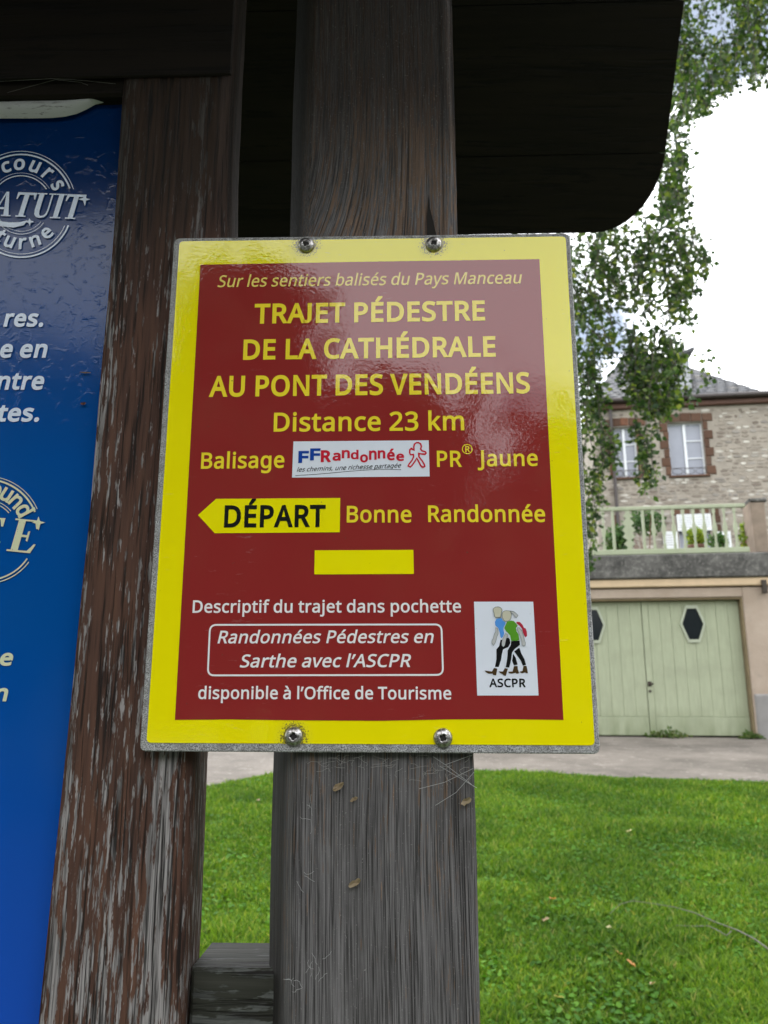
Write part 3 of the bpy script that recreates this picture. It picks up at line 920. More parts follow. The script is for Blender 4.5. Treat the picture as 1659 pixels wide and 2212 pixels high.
def inside(p, poly):
    x, y = p; c = False; j = len(poly) - 1
    for i in range(len(poly)):
        xi, yi = poly[i]; xj, yj = poly[j]
        if (yi > y) != (yj > y) and x < (xj - xi) * (y - yi) / (yj - yi) + xi: c = not c
        j = i
    return c
def to_px(p):
    q = p - Vector((0, 0, EYE))
    dpt = q.y * math.cos(PITCH) + q.z * math.sin(PITCH); up = -q.y * math.sin(PITCH) + q.z * math.cos(PITCH)
    return 829.5 + 1725 * q.x / dpt, 1106 - 1725 * up / dpt
TB = Vector((-.35, 9.0, ground_z(-.35, 9.0)))
birch = empty('birch_tree', TB, 'tall weeping birch with hanging leafy branchlets in front of the stone house', 'tree')
b = MB()
tr_pts = [TB + Vector((0, 0, -.2)), TB + Vector((.03, 0, 1.5)), TB + Vector((.0, .05, 3.2)), TB + Vector((.12, 0, 5.0)), TB + Vector((.2, -.05, 7.2)), TB + Vector((.25, 0, 9.5)), TB + Vector((.3, 0, 11))]
b.tube(tr_pts, [.17, .14, .125, .105, .08, .045, .015], 14); b.build('trunk', bark_mat, birch, smooth=True)
# the crown's outline measured from the photograph, (area, strands)
crown = [
 ([(1380, -260), (1860, -260), (1860, 150), (1740, 168), (1659, 172), (1600, 190), (1556, 204), (1530, 236), (1502, 258), (1478, 262), (1440, 300), (1380, 100)], 330, 8.6, 1.0),
 ([(1425, 250), (1484, 250), (1500, 310), (1478, 350), (1496, 400), (1484, 450), (1400, 480), (1420, 350)], 34, 8.4, .4),
 ([(1230, 430), (1478, 430), (1500, 470), (1552, 540), (1510, 610), (1496, 650), (1512, 690), (1450, 700), (1425, 660), (1395, 690), (1330, 640), (1300, 700), (1230, 700)], 118, 8.4, .6),
 ([(1230, 660), (1330, 660), (1330, 740), (1305, 800), (1300, 900), (1250, 905), (1210, 880)], 36, 8.4, .5),
 ([(1350, 690), (1450, 690), (1475, 730), (1500, 800), (1505, 850), (1476, 872), (1440, 880), (1425, 900), (1395, 890), (1360, 860), (1330, 830), (1340, 740)], 62, 8.3, .5),
 ([(1500, 730), (1560, 760), (1556, 800), (1520, 830)], 3, 8.3, .3),
 ([(1225, 870), (1300, 870), (1335, 930), (1330, 1000), (1306, 1005), (1296, 1100), (1282, 1200), (1255, 1260), (1225, 1200)], 30, 8.2, .35),
 ([(1358, 850), (1424, 850), (1428, 900), (1408, 960), (1412, 1030), (1398, 1075), (1384, 1050), (1372, 960)], 13, 8.2, .3),
 ([(300, -400), (1380, -400), (1230, 700), (1180, 1150), (1000, 1150), (900, 800), (700, 800), (500, 500)], 240, 9.0, 1.3),
]
leafP = []; tw = MB(); strands = []; DENS = 1.85
for poly, cnt, dist, spread in crown:
    xs_ = [p[0] for p in poly]; ys_ = [p[1] for p in poly]
    made = 0; tries = 0; cnt = int(cnt * (DENS if dist < 8.9 else 1.3))
    while made < cnt and tries < cnt * 60:
        tries += 1
        p = (random.uniform(min(xs_), max(xs_)), random.uniform(min(ys_), max(ys_)))
        if not inside(p, poly): continue
        made += 1
        r_ = ray(*p); D0 = dist + random.gauss(0, spread * .5)
        top = Vector((0, 0, EYE)) + r_ * (D0 / r_.y)
        Ls = random.uniform(.25, .75); pts = [top]; dr = Vector((random.uniform(-.35, .35), random.uniform(-.35, .35), -.8))
        cur = top.copy(); step = .05; k = int(Ls / step)
        for i in range(k):
            dr += Vector((random.gauss(0, .07), random.gauss(0, .07), -.10)); dr.normalize()
            nxt = cur + dr * step
            if not inside(to_px(nxt), poly): 
                if random.random() < .6: break
            cur = nxt; pts.append(cur)
            for _ in range(3):
                q = cur + Vector((random.gauss(0, .035), random.gauss(0, .035), random.gauss(0, .03)))
                leafP.append(tuple(q))
        # branchlet rising back towards the crown
        if len(pts) > 2:
            tw.tube(pts, [.005] * (len(pts) - 1) + [.001], 3, caps=False)
            strands.append(top)
o = leaves_mesh('foliage', np.array(leafP), .060, birch_leaf, birch, TB, droop=.25); o['kind'] = 'stuff'
o = tw.build('branchlets', twig_mat, birch, fix=False); o['kind'] = 'stuff'
# limbs carry the strands
random.shuffle(strands)
lm = 0
for s_ in strands[:46]:
    h0 = min(10.0, max(3.4, s_.z - TB.z + .4 + random.uniform(-.3, .6)))
    h0 = min(10.2, max(3.4, h0 + 1.2))
    st_ = TB + Vector((.12, 0, h0)); e = s_
    mid = st_.lerp(e, .5) + Vector((random.uniform(-.2, .2), random.uniform(-.3, .3), .9)); q3 = st_.lerp(e, .85) + Vector((random.uniform(-.1, .1), .1, .5))
    b = MB(); b.tube([st_, mid, q3, e], [.020, .011, .006, .002], 6); b.build('limb', twig_mat, birch); lm += 1

# trees mirrored in the glossy print, plus two unseen ones added for shade
back_leaf = leafmat('lime_leaf', [(0, (.02, .05, .014)), (.6, (.04, .09, .02)), (1, (.07, .13, .03))])
def back_tree(x, y, top, rx, label, n=5200, low=1.6):
    base = Vector((x, y, ground_z(x, y)))
    t = empty('street_tree', base, label, 'tree', 'trees behind the viewer')
    b = MB(); b.tube([base, base + Vector((.05, 0, top * .5)), base + Vector((0, .05, top * .85))], [.22, .15, .05], 10); b.build('trunk', twig_mat, t)
    cs = []
    for i in range(26):
        a = random.uniform(0, 2 * math.pi); h = random.uniform(0, 1); w_ = math.sin(math.pi * min(.98, h * .8 + .18)) * rx
        cs.append((math.cos(a) * w_ * random.random() ** .5, math.sin(a) * w_ * random.random() ** .5, low + .5 + (top - low - .9) * h))
    cs = np.array(cs); idx = rng.integers(0, len(cs), n)
    P = cs[idx] + rng.normal(size=(n, 3)) * np.array([.5, .5, .38]) * rx * .42
    P[:, 2] = np.clip(P[:, 2], low * .6, top)
    o = leaves_mesh('crown', P + np.array(base), .34, back_leaf, t, base); o['kind'] = 'stuff'
back_tree(-2.9, -11.0, 8.9, 1.6, 'tall narrow tree standing behind the viewer, mirrored in the sign', 9000, 1.0)
back_tree(-6.4, -11.5, 7.2, 2.6, 'broad tree behind the viewer to the left, mirrored in the blue poster', 12000, .5)
back_tree(-1.0, -12.2, 6.9, 2.2, 'middling round tree behind the viewer, right beside the tall narrow one', 10000, .5)
back_tree(2.4, -12.5, 6.5, 2.8, 'low round tree behind the viewer to the right, mirrored in the sign', 12000, .4)
back_tree(7.0, -12.0, 6.7, 3.2, 'wide round tree behind the viewer at the far right', 12000, .4)
back_tree(-11.5, -11.0, 7.2, 3.2, 'wide tree behind the viewer at the far left', 12000, .4)
back_tree(10.5, -5.0, 8.4, 3.2, 'wide unseen tree added to the right of the viewer to cut side light, farthest from the sign', 10000, .4)  # this and the next: out of view, added to block light from the sides
back_tree(-9.5, -3.5, 9.0, 3.2, 'wide unseen tree added to the left of the viewer to cut side light, nearest to the board', 10000, .4)

# ================================================================== NOTICE BOARD SHELTER
DS = .5                                   # face of the sign
def SX(px, py, d=DS): return SB.uz(px, py, d)
stile_wood = wood('stained_stile_wood', ((.040, .021, .016), (.090, .044, .030), (.130, .062, .038)), (.30, .280, .272), crack=(.008, .006, .005), flake=.445, fine=760, stretch=7, bumpd=.0009, zfade=(1.36, 1.90, .055), ckt=.405, roof_shade=(1.90, 2.03),
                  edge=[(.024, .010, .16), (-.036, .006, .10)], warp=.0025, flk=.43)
post_wood = wood('grey_post_wood', ((.095, .064, .047), (.25, .165, .112), (.17, .112, .078)), (.165, .156, .155), crack=(.014, .012, .011), cka=.75, ckt=.40, blotch=.45, flake=.60, fine=2200, stretch=7, roof_shade=(1.955, 2.10), bumpd=.0005, zfade=(1.40, 1.95, .09), warp=.007, wscale=4, flk=.3,
                 knot=(-.05, 1.905, .055, .030), dark_left=(-.056, -.0515))
dark_wood = wood('dark_stained_wood', ((.010, .008, .006), (.016, .012, .009), (.020, .014, .009)), (.030, .026, .020), crack=(.004, .003, .003), flake=.42, fine=300, stretch=4, bumpd=.0005, axis='x', rough=.75)
rail_wood = wood('mossy_rail_wood', ((.020, .022, .015), (.040, .040, .030), (.05, .05, .04)), (.10, .105, .095), flake=.42, fine=330, stretch=5, bumpd=.0008, axis='x')
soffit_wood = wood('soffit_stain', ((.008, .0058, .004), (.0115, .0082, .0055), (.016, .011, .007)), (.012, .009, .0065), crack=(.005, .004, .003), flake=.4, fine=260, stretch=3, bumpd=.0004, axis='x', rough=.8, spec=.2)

shelter = empty('notice_board_shelter', SB.w(-.2, DS + .05, 0), 'weathered wooden notice board shelter with dark pitched roof and grey and brown posts', 'notice board')

def timber(name, front, u0f, u1f, depth, z0, z1, mat, parent, chD=None, chL=.002, chR=.002, amp=.0005, ncol=70, seed=0, chLz=None):
    """Upright timber with a furrowed front; u0f/u1f give its edges by height. chL, chR: arris sizes."""
    nz = 220; zs = lin(z0, z1, nz)
    V = []; F = []
    org = SB.w(.5 * (u0f(1.5) + u1f(1.5)), front, z0 if z0 < .1 else 0)
    for z in zs:
        a, c = u0f(z), u1f(z)
        wob = .0009 * noise.noise((z * 9, seed, 1)); wob2 = .0009 * noise.noise((z * 9, seed, 7)) + .0004 * noise.noise((z * 60, seed, 3))
        a += wob; c += wob2
        cd_ = chL if chD is None else chD
        au = a if chD is None else a * (front + chD) / front
        row = [(au + .001, front + depth), (au, front + cd_)]
        for i in range(ncol):
            t = i / (ncol - 1); u = a + chL + (c - chR - a - chL) * t
            g = noise.noise((u * 260, z * 3.2, seed)) * amp + noise.noise((u * 90, z * 1.5, seed + 5)) * amp * .9
            e = min(t, 1 - t) / .035
            if e < 1: g += (1 - e) ** 2 * .0016
            row.append((u, front + max(g, -.0006)))
        row += [(c, front + chR), (c - .001, front + depth)]
        V += [SB.w(u, d, z) - org for u, d in row]
    k = ncol + 4
    for j in range(nz - 1):
        for i in range(k - 1): F.append((j * k + i, j * k + i + 1, (j + 1) * k + i + 1, (j + 1) * k + i))
        F.append((j * k + k - 1, j * k, (j + 1) * k, (j + 1) * k + k - 1))
    F.append(tuple(range(k))[::-1]); F.append(tuple((nz - 1) * k + i for i in range(k)))
    me = bpy.data.meshes.new(name); me.from_pydata([tuple(v) for v in V], [], F)
    return link(name, me, mat, parent, org, smooth=True)

DP = DS + .0065                           # front of the centre post
def interp_edge(pts, d):
    q = sorted([(SB.uz(x, y, d)[1], SB.uz(x, y, d)[0]) for x, y in pts])
    zz = [a for a, _ in q]; uu = [b_ for _, b_ in q]
    def f(z):
        if z < zz[0]: return uu[0]
        if z > zz[-1]: return uu[-1]
        return float(np.interp(z, zz, uu))
    return f
pL = interp_edge([(666, 420), (661, 700), (634, 1659), (626, 2212)], DP)
pR = interp_edge([(976, 0), (989, 503), (1025, 1670), (1038, 2212)], DP)
CH = .0125
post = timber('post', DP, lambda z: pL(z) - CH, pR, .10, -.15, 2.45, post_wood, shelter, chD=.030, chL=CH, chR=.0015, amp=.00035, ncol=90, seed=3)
post['label'] = 'grey weathered centre post carrying the yellow sign'
sp0, sp1, sp2, sp3 = SX(926, 420, DP), SX(932, 430, DP), SX(945, 520, DP), SX(922, 520, DP)
b = MB(); b.poly([SB.w(q[0], DP - .0009, q[1]) for q in (sp0, SX(929, 452, DP), SX(936, 480, DP), sp2, sp3, SX(922, 470, DP))])
b.build('drying_split', plain('split_shadowed_wood', (.012, .009, .007), .95), shelter)
DT = DS + .010                            # front of the stile
sL = interp_edge([(264, 213), (240, 553), (192, 1106), (137, 1659), (81, 2212)], DT)
sR = interp_edge([(489, 300), (488, 500), (411, 1659), (385, 2212)], DT)
sLz = lambda z: sL(z)
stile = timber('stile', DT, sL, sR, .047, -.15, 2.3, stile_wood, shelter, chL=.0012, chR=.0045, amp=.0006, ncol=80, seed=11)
stile['label'] = 'brown stile with grey flaking paint at the edge of the board'
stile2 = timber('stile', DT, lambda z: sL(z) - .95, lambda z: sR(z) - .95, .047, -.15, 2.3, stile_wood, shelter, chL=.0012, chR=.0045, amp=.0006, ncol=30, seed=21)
b = MB(); ux0 = sR(1.4) - .94; 
zr0 = SX(130, 204, DT)[1]
b.box(SB, ux0, sL(1.85) - .0005, DT + .002, DT + .045, zr0, zr0 + .16, bev=.002); b.build('top_rail', soffit_wood, shelter, origin=SB.w(-.4, DT, 0))
b = MB(); b.box(SB, ux0, sL(1.0) - .0005, DT + .002, DT + .045, .82, .93, bev=.002); b.build('bottom_rail', stile_wood, shelter)
b = MB(); b.box(SB, ux0 - .01, sL(1.6) + .012, DT + .018, DT + .030, .92, zr0 + .02); b.build('backing_panel', plain('panel_backing', (.25, .26, .27), .6), shelter)
# horizontal cap pieces that darken the top of the board
b = MB(); zr1 = SX(300, 170, DT)[1]
b.box(SB, -1.1, sR(1.8) - .001, DT - .0024, DT - .001, zr1, zr1 + .17, bev=.001); b.build('head_board', soffit_wood, shelter, origin=SB.w(-.4, DT, 0))
# low rail between stile and post
zr2 = SX(505, 2092, DS + .03)[1]
b = MB(); b.box(SB, sR(1.2) + .001, pL(1.2) - .004, DS + .030, DS + .082, zr2 - .14, zr2, bev=.002); b.build('cross_rail', rail_wood, shelter, origin=SB.w(-.15, DS + .03, zr2 - .14))
# roof: two slopes of boards; the far eave has a rounded corner
CX = .405
zA = 0
def roof_pt(px, py):
    r_ = ray(px, py); s_ = CX / r_.dot(SB.a); return r_.dot(SB.n) * s_, r_.z * s_ + EYE
A_ = roof_pt(1437, 330); B2 = roof_pt(1478, 0)
slope = (B2[1] - A_[1]) / (B2[0] - A_[0])
re = ray(1150, 505); re = (re.dot(SB.n), re.z)
ye = (A_[1] - EYE - slope * A_[0]) / (re[1] / re[0] - slope); ze = A_[1] + slope * (ye - A_[0])
ln = math.hypot(1, slope); tdir = (-1 / ln, -slope / ln)      # up the slope, towards us
s_A = math.hypot(A_[0] - ye, A_[1] - ze); s_B = math.hypot(B2[0] - ye, B2[1] - ze)
yr = DS + .06; s_ridge = (ye - yr) * ln
UL0 = -1.45
def slope_board(s0, s1, mirror=False, rounded=False, th=.02):
    """a board of the roof's underside running left-right"""
    nrm = (-slope / ln * -1, 1 / ln)        # outward (up and away) in d,z
    nrm = (abs(slope) / ln, 1 / ln)
    out = []
    if rounded:
        Rr = s1 - .0
        ru = Rr * .85
        pr = [(UL0, s0)]
        for a in np.linspace(0, math.pi / 2, 12):
            pr.append((CX - ru + ru * math.sin(a), s0 + Rr * (1 - math.cos(a))))
        pr += [(UL0, s1)]
    else: pr = [(UL0, s0), (CX, s0), (CX, s1), (UL0, s1)]
    def W(u, s_, k):
        d = ye + tdir[0] * s_ + nrm[0] * k; z = ze + tdir[1] * s_ + nrm[1] * k
        if mirror: d = 2 * yr - d
        return SB.w(u, d, z)
    b = MB(); n = len(pr)
    b.add([W(u, s_, 0) for u, s_ in pr] + [W(u, s_, th) for u, s_ in pr], [tuple(range(n)), tuple(range(2 * n - 1, n - 1, -1))] + [(i, (i + 1) % n, n + (i + 1) % n, n + i) for i in range(n)])
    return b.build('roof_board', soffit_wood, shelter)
g = .0006
bw = s_B - s_A
slope_board(0, s_A - g, rounded=True); slope_board(s_A + g, s_B - g)
s_ = s_B
while s_ < s_ridge - .03:
    slope_board(s_ + g, min(s_ + bw, s_ridge) - g); s_ += bw
FE = .00
slope_board(0, s_A - g, True, True)
s_ = s_A
while s_ < s_ridge - .03:
    slope_board(s_ + g, min(s_ + bw, s_ridge) - g, True); s_ += bw
for mir in (False, True):
    b = MB()
    ks = [(CX - .002, .05), (CX - .002, s_ridge), (UL0 + .006, s_ridge), (UL0 + .006, .05)] if True else []
    s_c = s_A * .85
    ks = [(UL0 + .006, .012)] + [(CX - .002 - s_c + s_c * math.sin(a), .012 + s_A * (1 - math.cos(a)) * .97) for a in np.linspace(0, math.pi / 2, 10)] + [(CX - .002, s_ridge), (UL0 + .006, s_ridge)]
    def W3_(u, s_, k):
        d = ye + tdir[0] * s_ + abs(slope) / ln * k; z = ze + tdir[1] * s_ + k / ln
        return SB.w(u, 2 * yr - d if mir else d, z)
    n = len(ks)
    b.add([W3_(u, q, .021) for u, q in ks] + [W3_(u, q, .035) for u, q in ks], [tuple(range(n)), tuple(range(n, 2 * n))] + [(i, (i + 1) % n, n + (i + 1) % n, n + i) for i in range(n)])
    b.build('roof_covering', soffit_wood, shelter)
# ridge beam and plates under the roof
b = MB(); zrid = ze + s_ridge * abs(slope) / ln
b.box(SB, UL0 + .1, CX - .12, yr - .04, yr + .04, zrid - .28, zrid - .14, bev=.004); b.build('ridge_beam', dark_wood, shelter)

# ================================================================== PRINT MATERIALS
def film(name, col, col2=None, stains=False, rough=.09, relief=1.0):
    m = NT(name); v = m.obj()
    n = m.noise(v, 60, 4); 
    c = m.mix(n, tuple(x * .97 for x in col), tuple(min(1, x * 1.02) for x in col))
    sp = m.ramp(m.noise(m.obj(loc=(.3, .2, .1)), 420, 2, .5), [(.765, 0), (.785, 1)])
    c = m.mix(m.math('MULTIPLY', sp, .6), c, (.12, .07, .05))
    scr = m.math('MULTIPLY', m.ramp(m.noise(m.obj((14, 14, 60), (.1, .4, .2), (0, .5, 0)), 6, 4, .7), [(.63, 0), (.72, 1)]), m.ramp(m.noise(m.obj(loc=(5, 1, 2)), 14, 2), [(.5, 0), (.65, .22)]))
    c = m.mix(scr, c, (.45, .38, .38))
    if stains:
        tot = None
        for (su, sz), rr in stains:
            p = SB.w(su, DS, sz) - SIGN_ORG
            vm = m.n('ShaderNodeVectorMath'); vm.operation = 'DISTANCE'
            m.l(m.obj(), vm.inputs[0]); vm.inputs[1].default_value = p
            k = m.n('ShaderNodeMapRange'); m.l(vm.outputs['Value'], k.inputs[0])
            k.inputs[1].default_value = rr * .45; k.inputs[2].default_value = rr; k.inputs[3].default_value = .34; k.inputs[4].default_value = 0
            tot = k.outputs[0] if tot is None else m.math('MAXIMUM', tot, k.outputs[0])
        dn = m.noise(m.obj(), 900, 3, .75)
        c = m.mix(m.ramp(m.math('ADD', dn, tot), [(.74, 0), (.82, .9)]), c, (.09, .07, .035))
        c = m.mix(m.math('MULTIPLY', tot, .5), c, (.40, .34, .10))
    m.base(c)
    m.p(Roughness=rough * .45, Specular_IOR_Level=.62)
    h = m.math('ADD', m.math('MULTIPLY', m.noise(v, 420, 2, .5), .5), m.math('MULTIPLY', m.noise(v, 40, 2), 1.6))
    h = m.math('ADD', h, m.math('MULTIPLY', m.ramp(m.noise(m.obj(loc=(2, 1, 3)), 22, 3), [(.6, 0), (.7, 1)]), .15))
    m.bump(h, .00006 * relief)
    return m.m

# ================================================================== YELLOW SIGN
def SP(px, py, d=DS): return SX(px, py, d)
corner = [SP(376, 514), SP(1231, 503), SP(1297, 1629), SP(301, 1623)]
SIGN_ORG = SB.w(.0, DS, .5 * (corner[2][1] + corner[3][1]))
screws_px = [(661, 528), (937, 526), (634, 1591), (957, 1594)]
screws = [SP(*s_) for s_ in screws_px]
# the domes stand proud, so aim for their middle
sign = empty('trail_sign', SIGN_ORG, 'yellow and dark red hiking trail sign screwed to the grey centre post', 'sign')
st_list = [(screws[0], .014), (screws[1], .014), (screws[2], .013), (screws[3], .007)]
yellow = film('yellow_film', (.93, .82, .002), stains=st_list, rough=.10)
yellow2 = film('yellow_print', (.94, .84, .002), rough=.10)
gold = film('golden_lettering', (.96, .76, .04), rough=.10)
pale_gold = film('pale_gold_lettering', (.92, .72, .17), rough=.10)
red = film('dark_red_film', (.285, .027, .026), rough=.085)
white_f = film('white_print', (.80, .84, .92), rough=.10)
white_t = film('white_lettering', (.90, .87, .86), rough=.10)
black_f = film('black_print', (.012, .012, .013), rough=.10)
m = NT('composite_edge'); n = m.noise(m.obj(), 1500, 2, .8); n2 = m.noise(m.obj(), 160, 3)
c = m.ramp(n, [(.38, (.07, .068, .066)), (.5, (.30, .30, .295)), (.62, (.58, .58, .57))])
c = m.mix(m.ramp(n2, [(.45, 0), (.7, .55)]), c, (.13, .12, .10))
m.base(c); m.p(Roughness=.7); m.bump(n, .0002); edge_mat = m.m

def rounded_quad(P, r, inset=(0, 0, 0, 0), n=6):
    """P: TL TR BR BL in (u,z); inset: top,right,bottom,left; returns outline."""
    P = [Vector(p) for p in P]
    t_, r_, b_, l_ = inset
    TL, TR, BR, BL = P
    P = [TL + Vector((l_, -t_)), TR + Vector((-r_, -t_)), BR + Vector((-r_, b_)), BL + Vector((l_, b_))]
    out = []
    for i in range(4):
        c_, a, e = P[i], (P[i - 1] - P[i]).normalized(), (P[(i + 1) % 4] - P[i]).normalized()
        for k in range(n + 1):
            t = k / n
            p0 = c_ + a * r; p1 = c_ + e * r
            out.append(tuple(p0.lerp(c_, t).lerp(c_.lerp(p1, t), t)))
    return out
out0 = rounded_quad(corner, .0045)
out1 = rounded_quad(corner, .0045, (.0006,) * 4)
b = MB(); n = len(out0); dF = DS + .0003
b.add([SB.w(u, dF + .0005, z) for u, z in out0] + [SB.w(u, dF + .0060, z) for u, z in out0] + [SB.w(u, dF, z) for u, z in out1],
      [tuple(range(2 * n, 3 * n)), tuple(range(2 * n - 1, n - 1, -1))] + [(i, (i + 1) % n, n + (i + 1) % n, n + i) for i in range(n)] + [(i, (i + 1) % n, 2 * n + (i + 1) % n, 2 * n + i) for i in range(n)])
b.build('plate', edge_mat, sign)
fo = rounded_quad(corner, .003, (.0027, .0030, .0050, .0040))
b = MB(); b.poly([SB.w(u, DS, z) for u, z in fo]); b.build('yellow_face', yellow, sign)
LAY = .0002
def flat(name, pts, mat, layer, parent=sign, d0=DS, px=True):
    b = MB()
    for pl in (pts if isinstance(pts[0][0], (tuple, list)) else [pts]):
        q = [SX(*p, d0) for p in pl] if px else pl
        b.poly([SB.w(u, d0 - LAY * layer, z) for u, z in q])
    o = b.build(name, mat, parent, fix=False)
    me = o.data
    bm = bmesh.new(); bm.from_mesh(me); bmesh.ops.triangulate(bm, faces=bm.faces[:])
    want = -SB.n
    for f in bm.faces:
        f.normal_update()
        if f.normal.dot(want) < 0: f.normal_flip()
    bm.to_mesh(me); bm.free()
    return o
flat('red_face', [(433, 572), (800, 565.5), (1165, 560), (1217, 1555), (1100, 1553.5), (960, 1554), (830, 1557), (640, 1556), (500, 1554), (378, 1555)], red, 1)

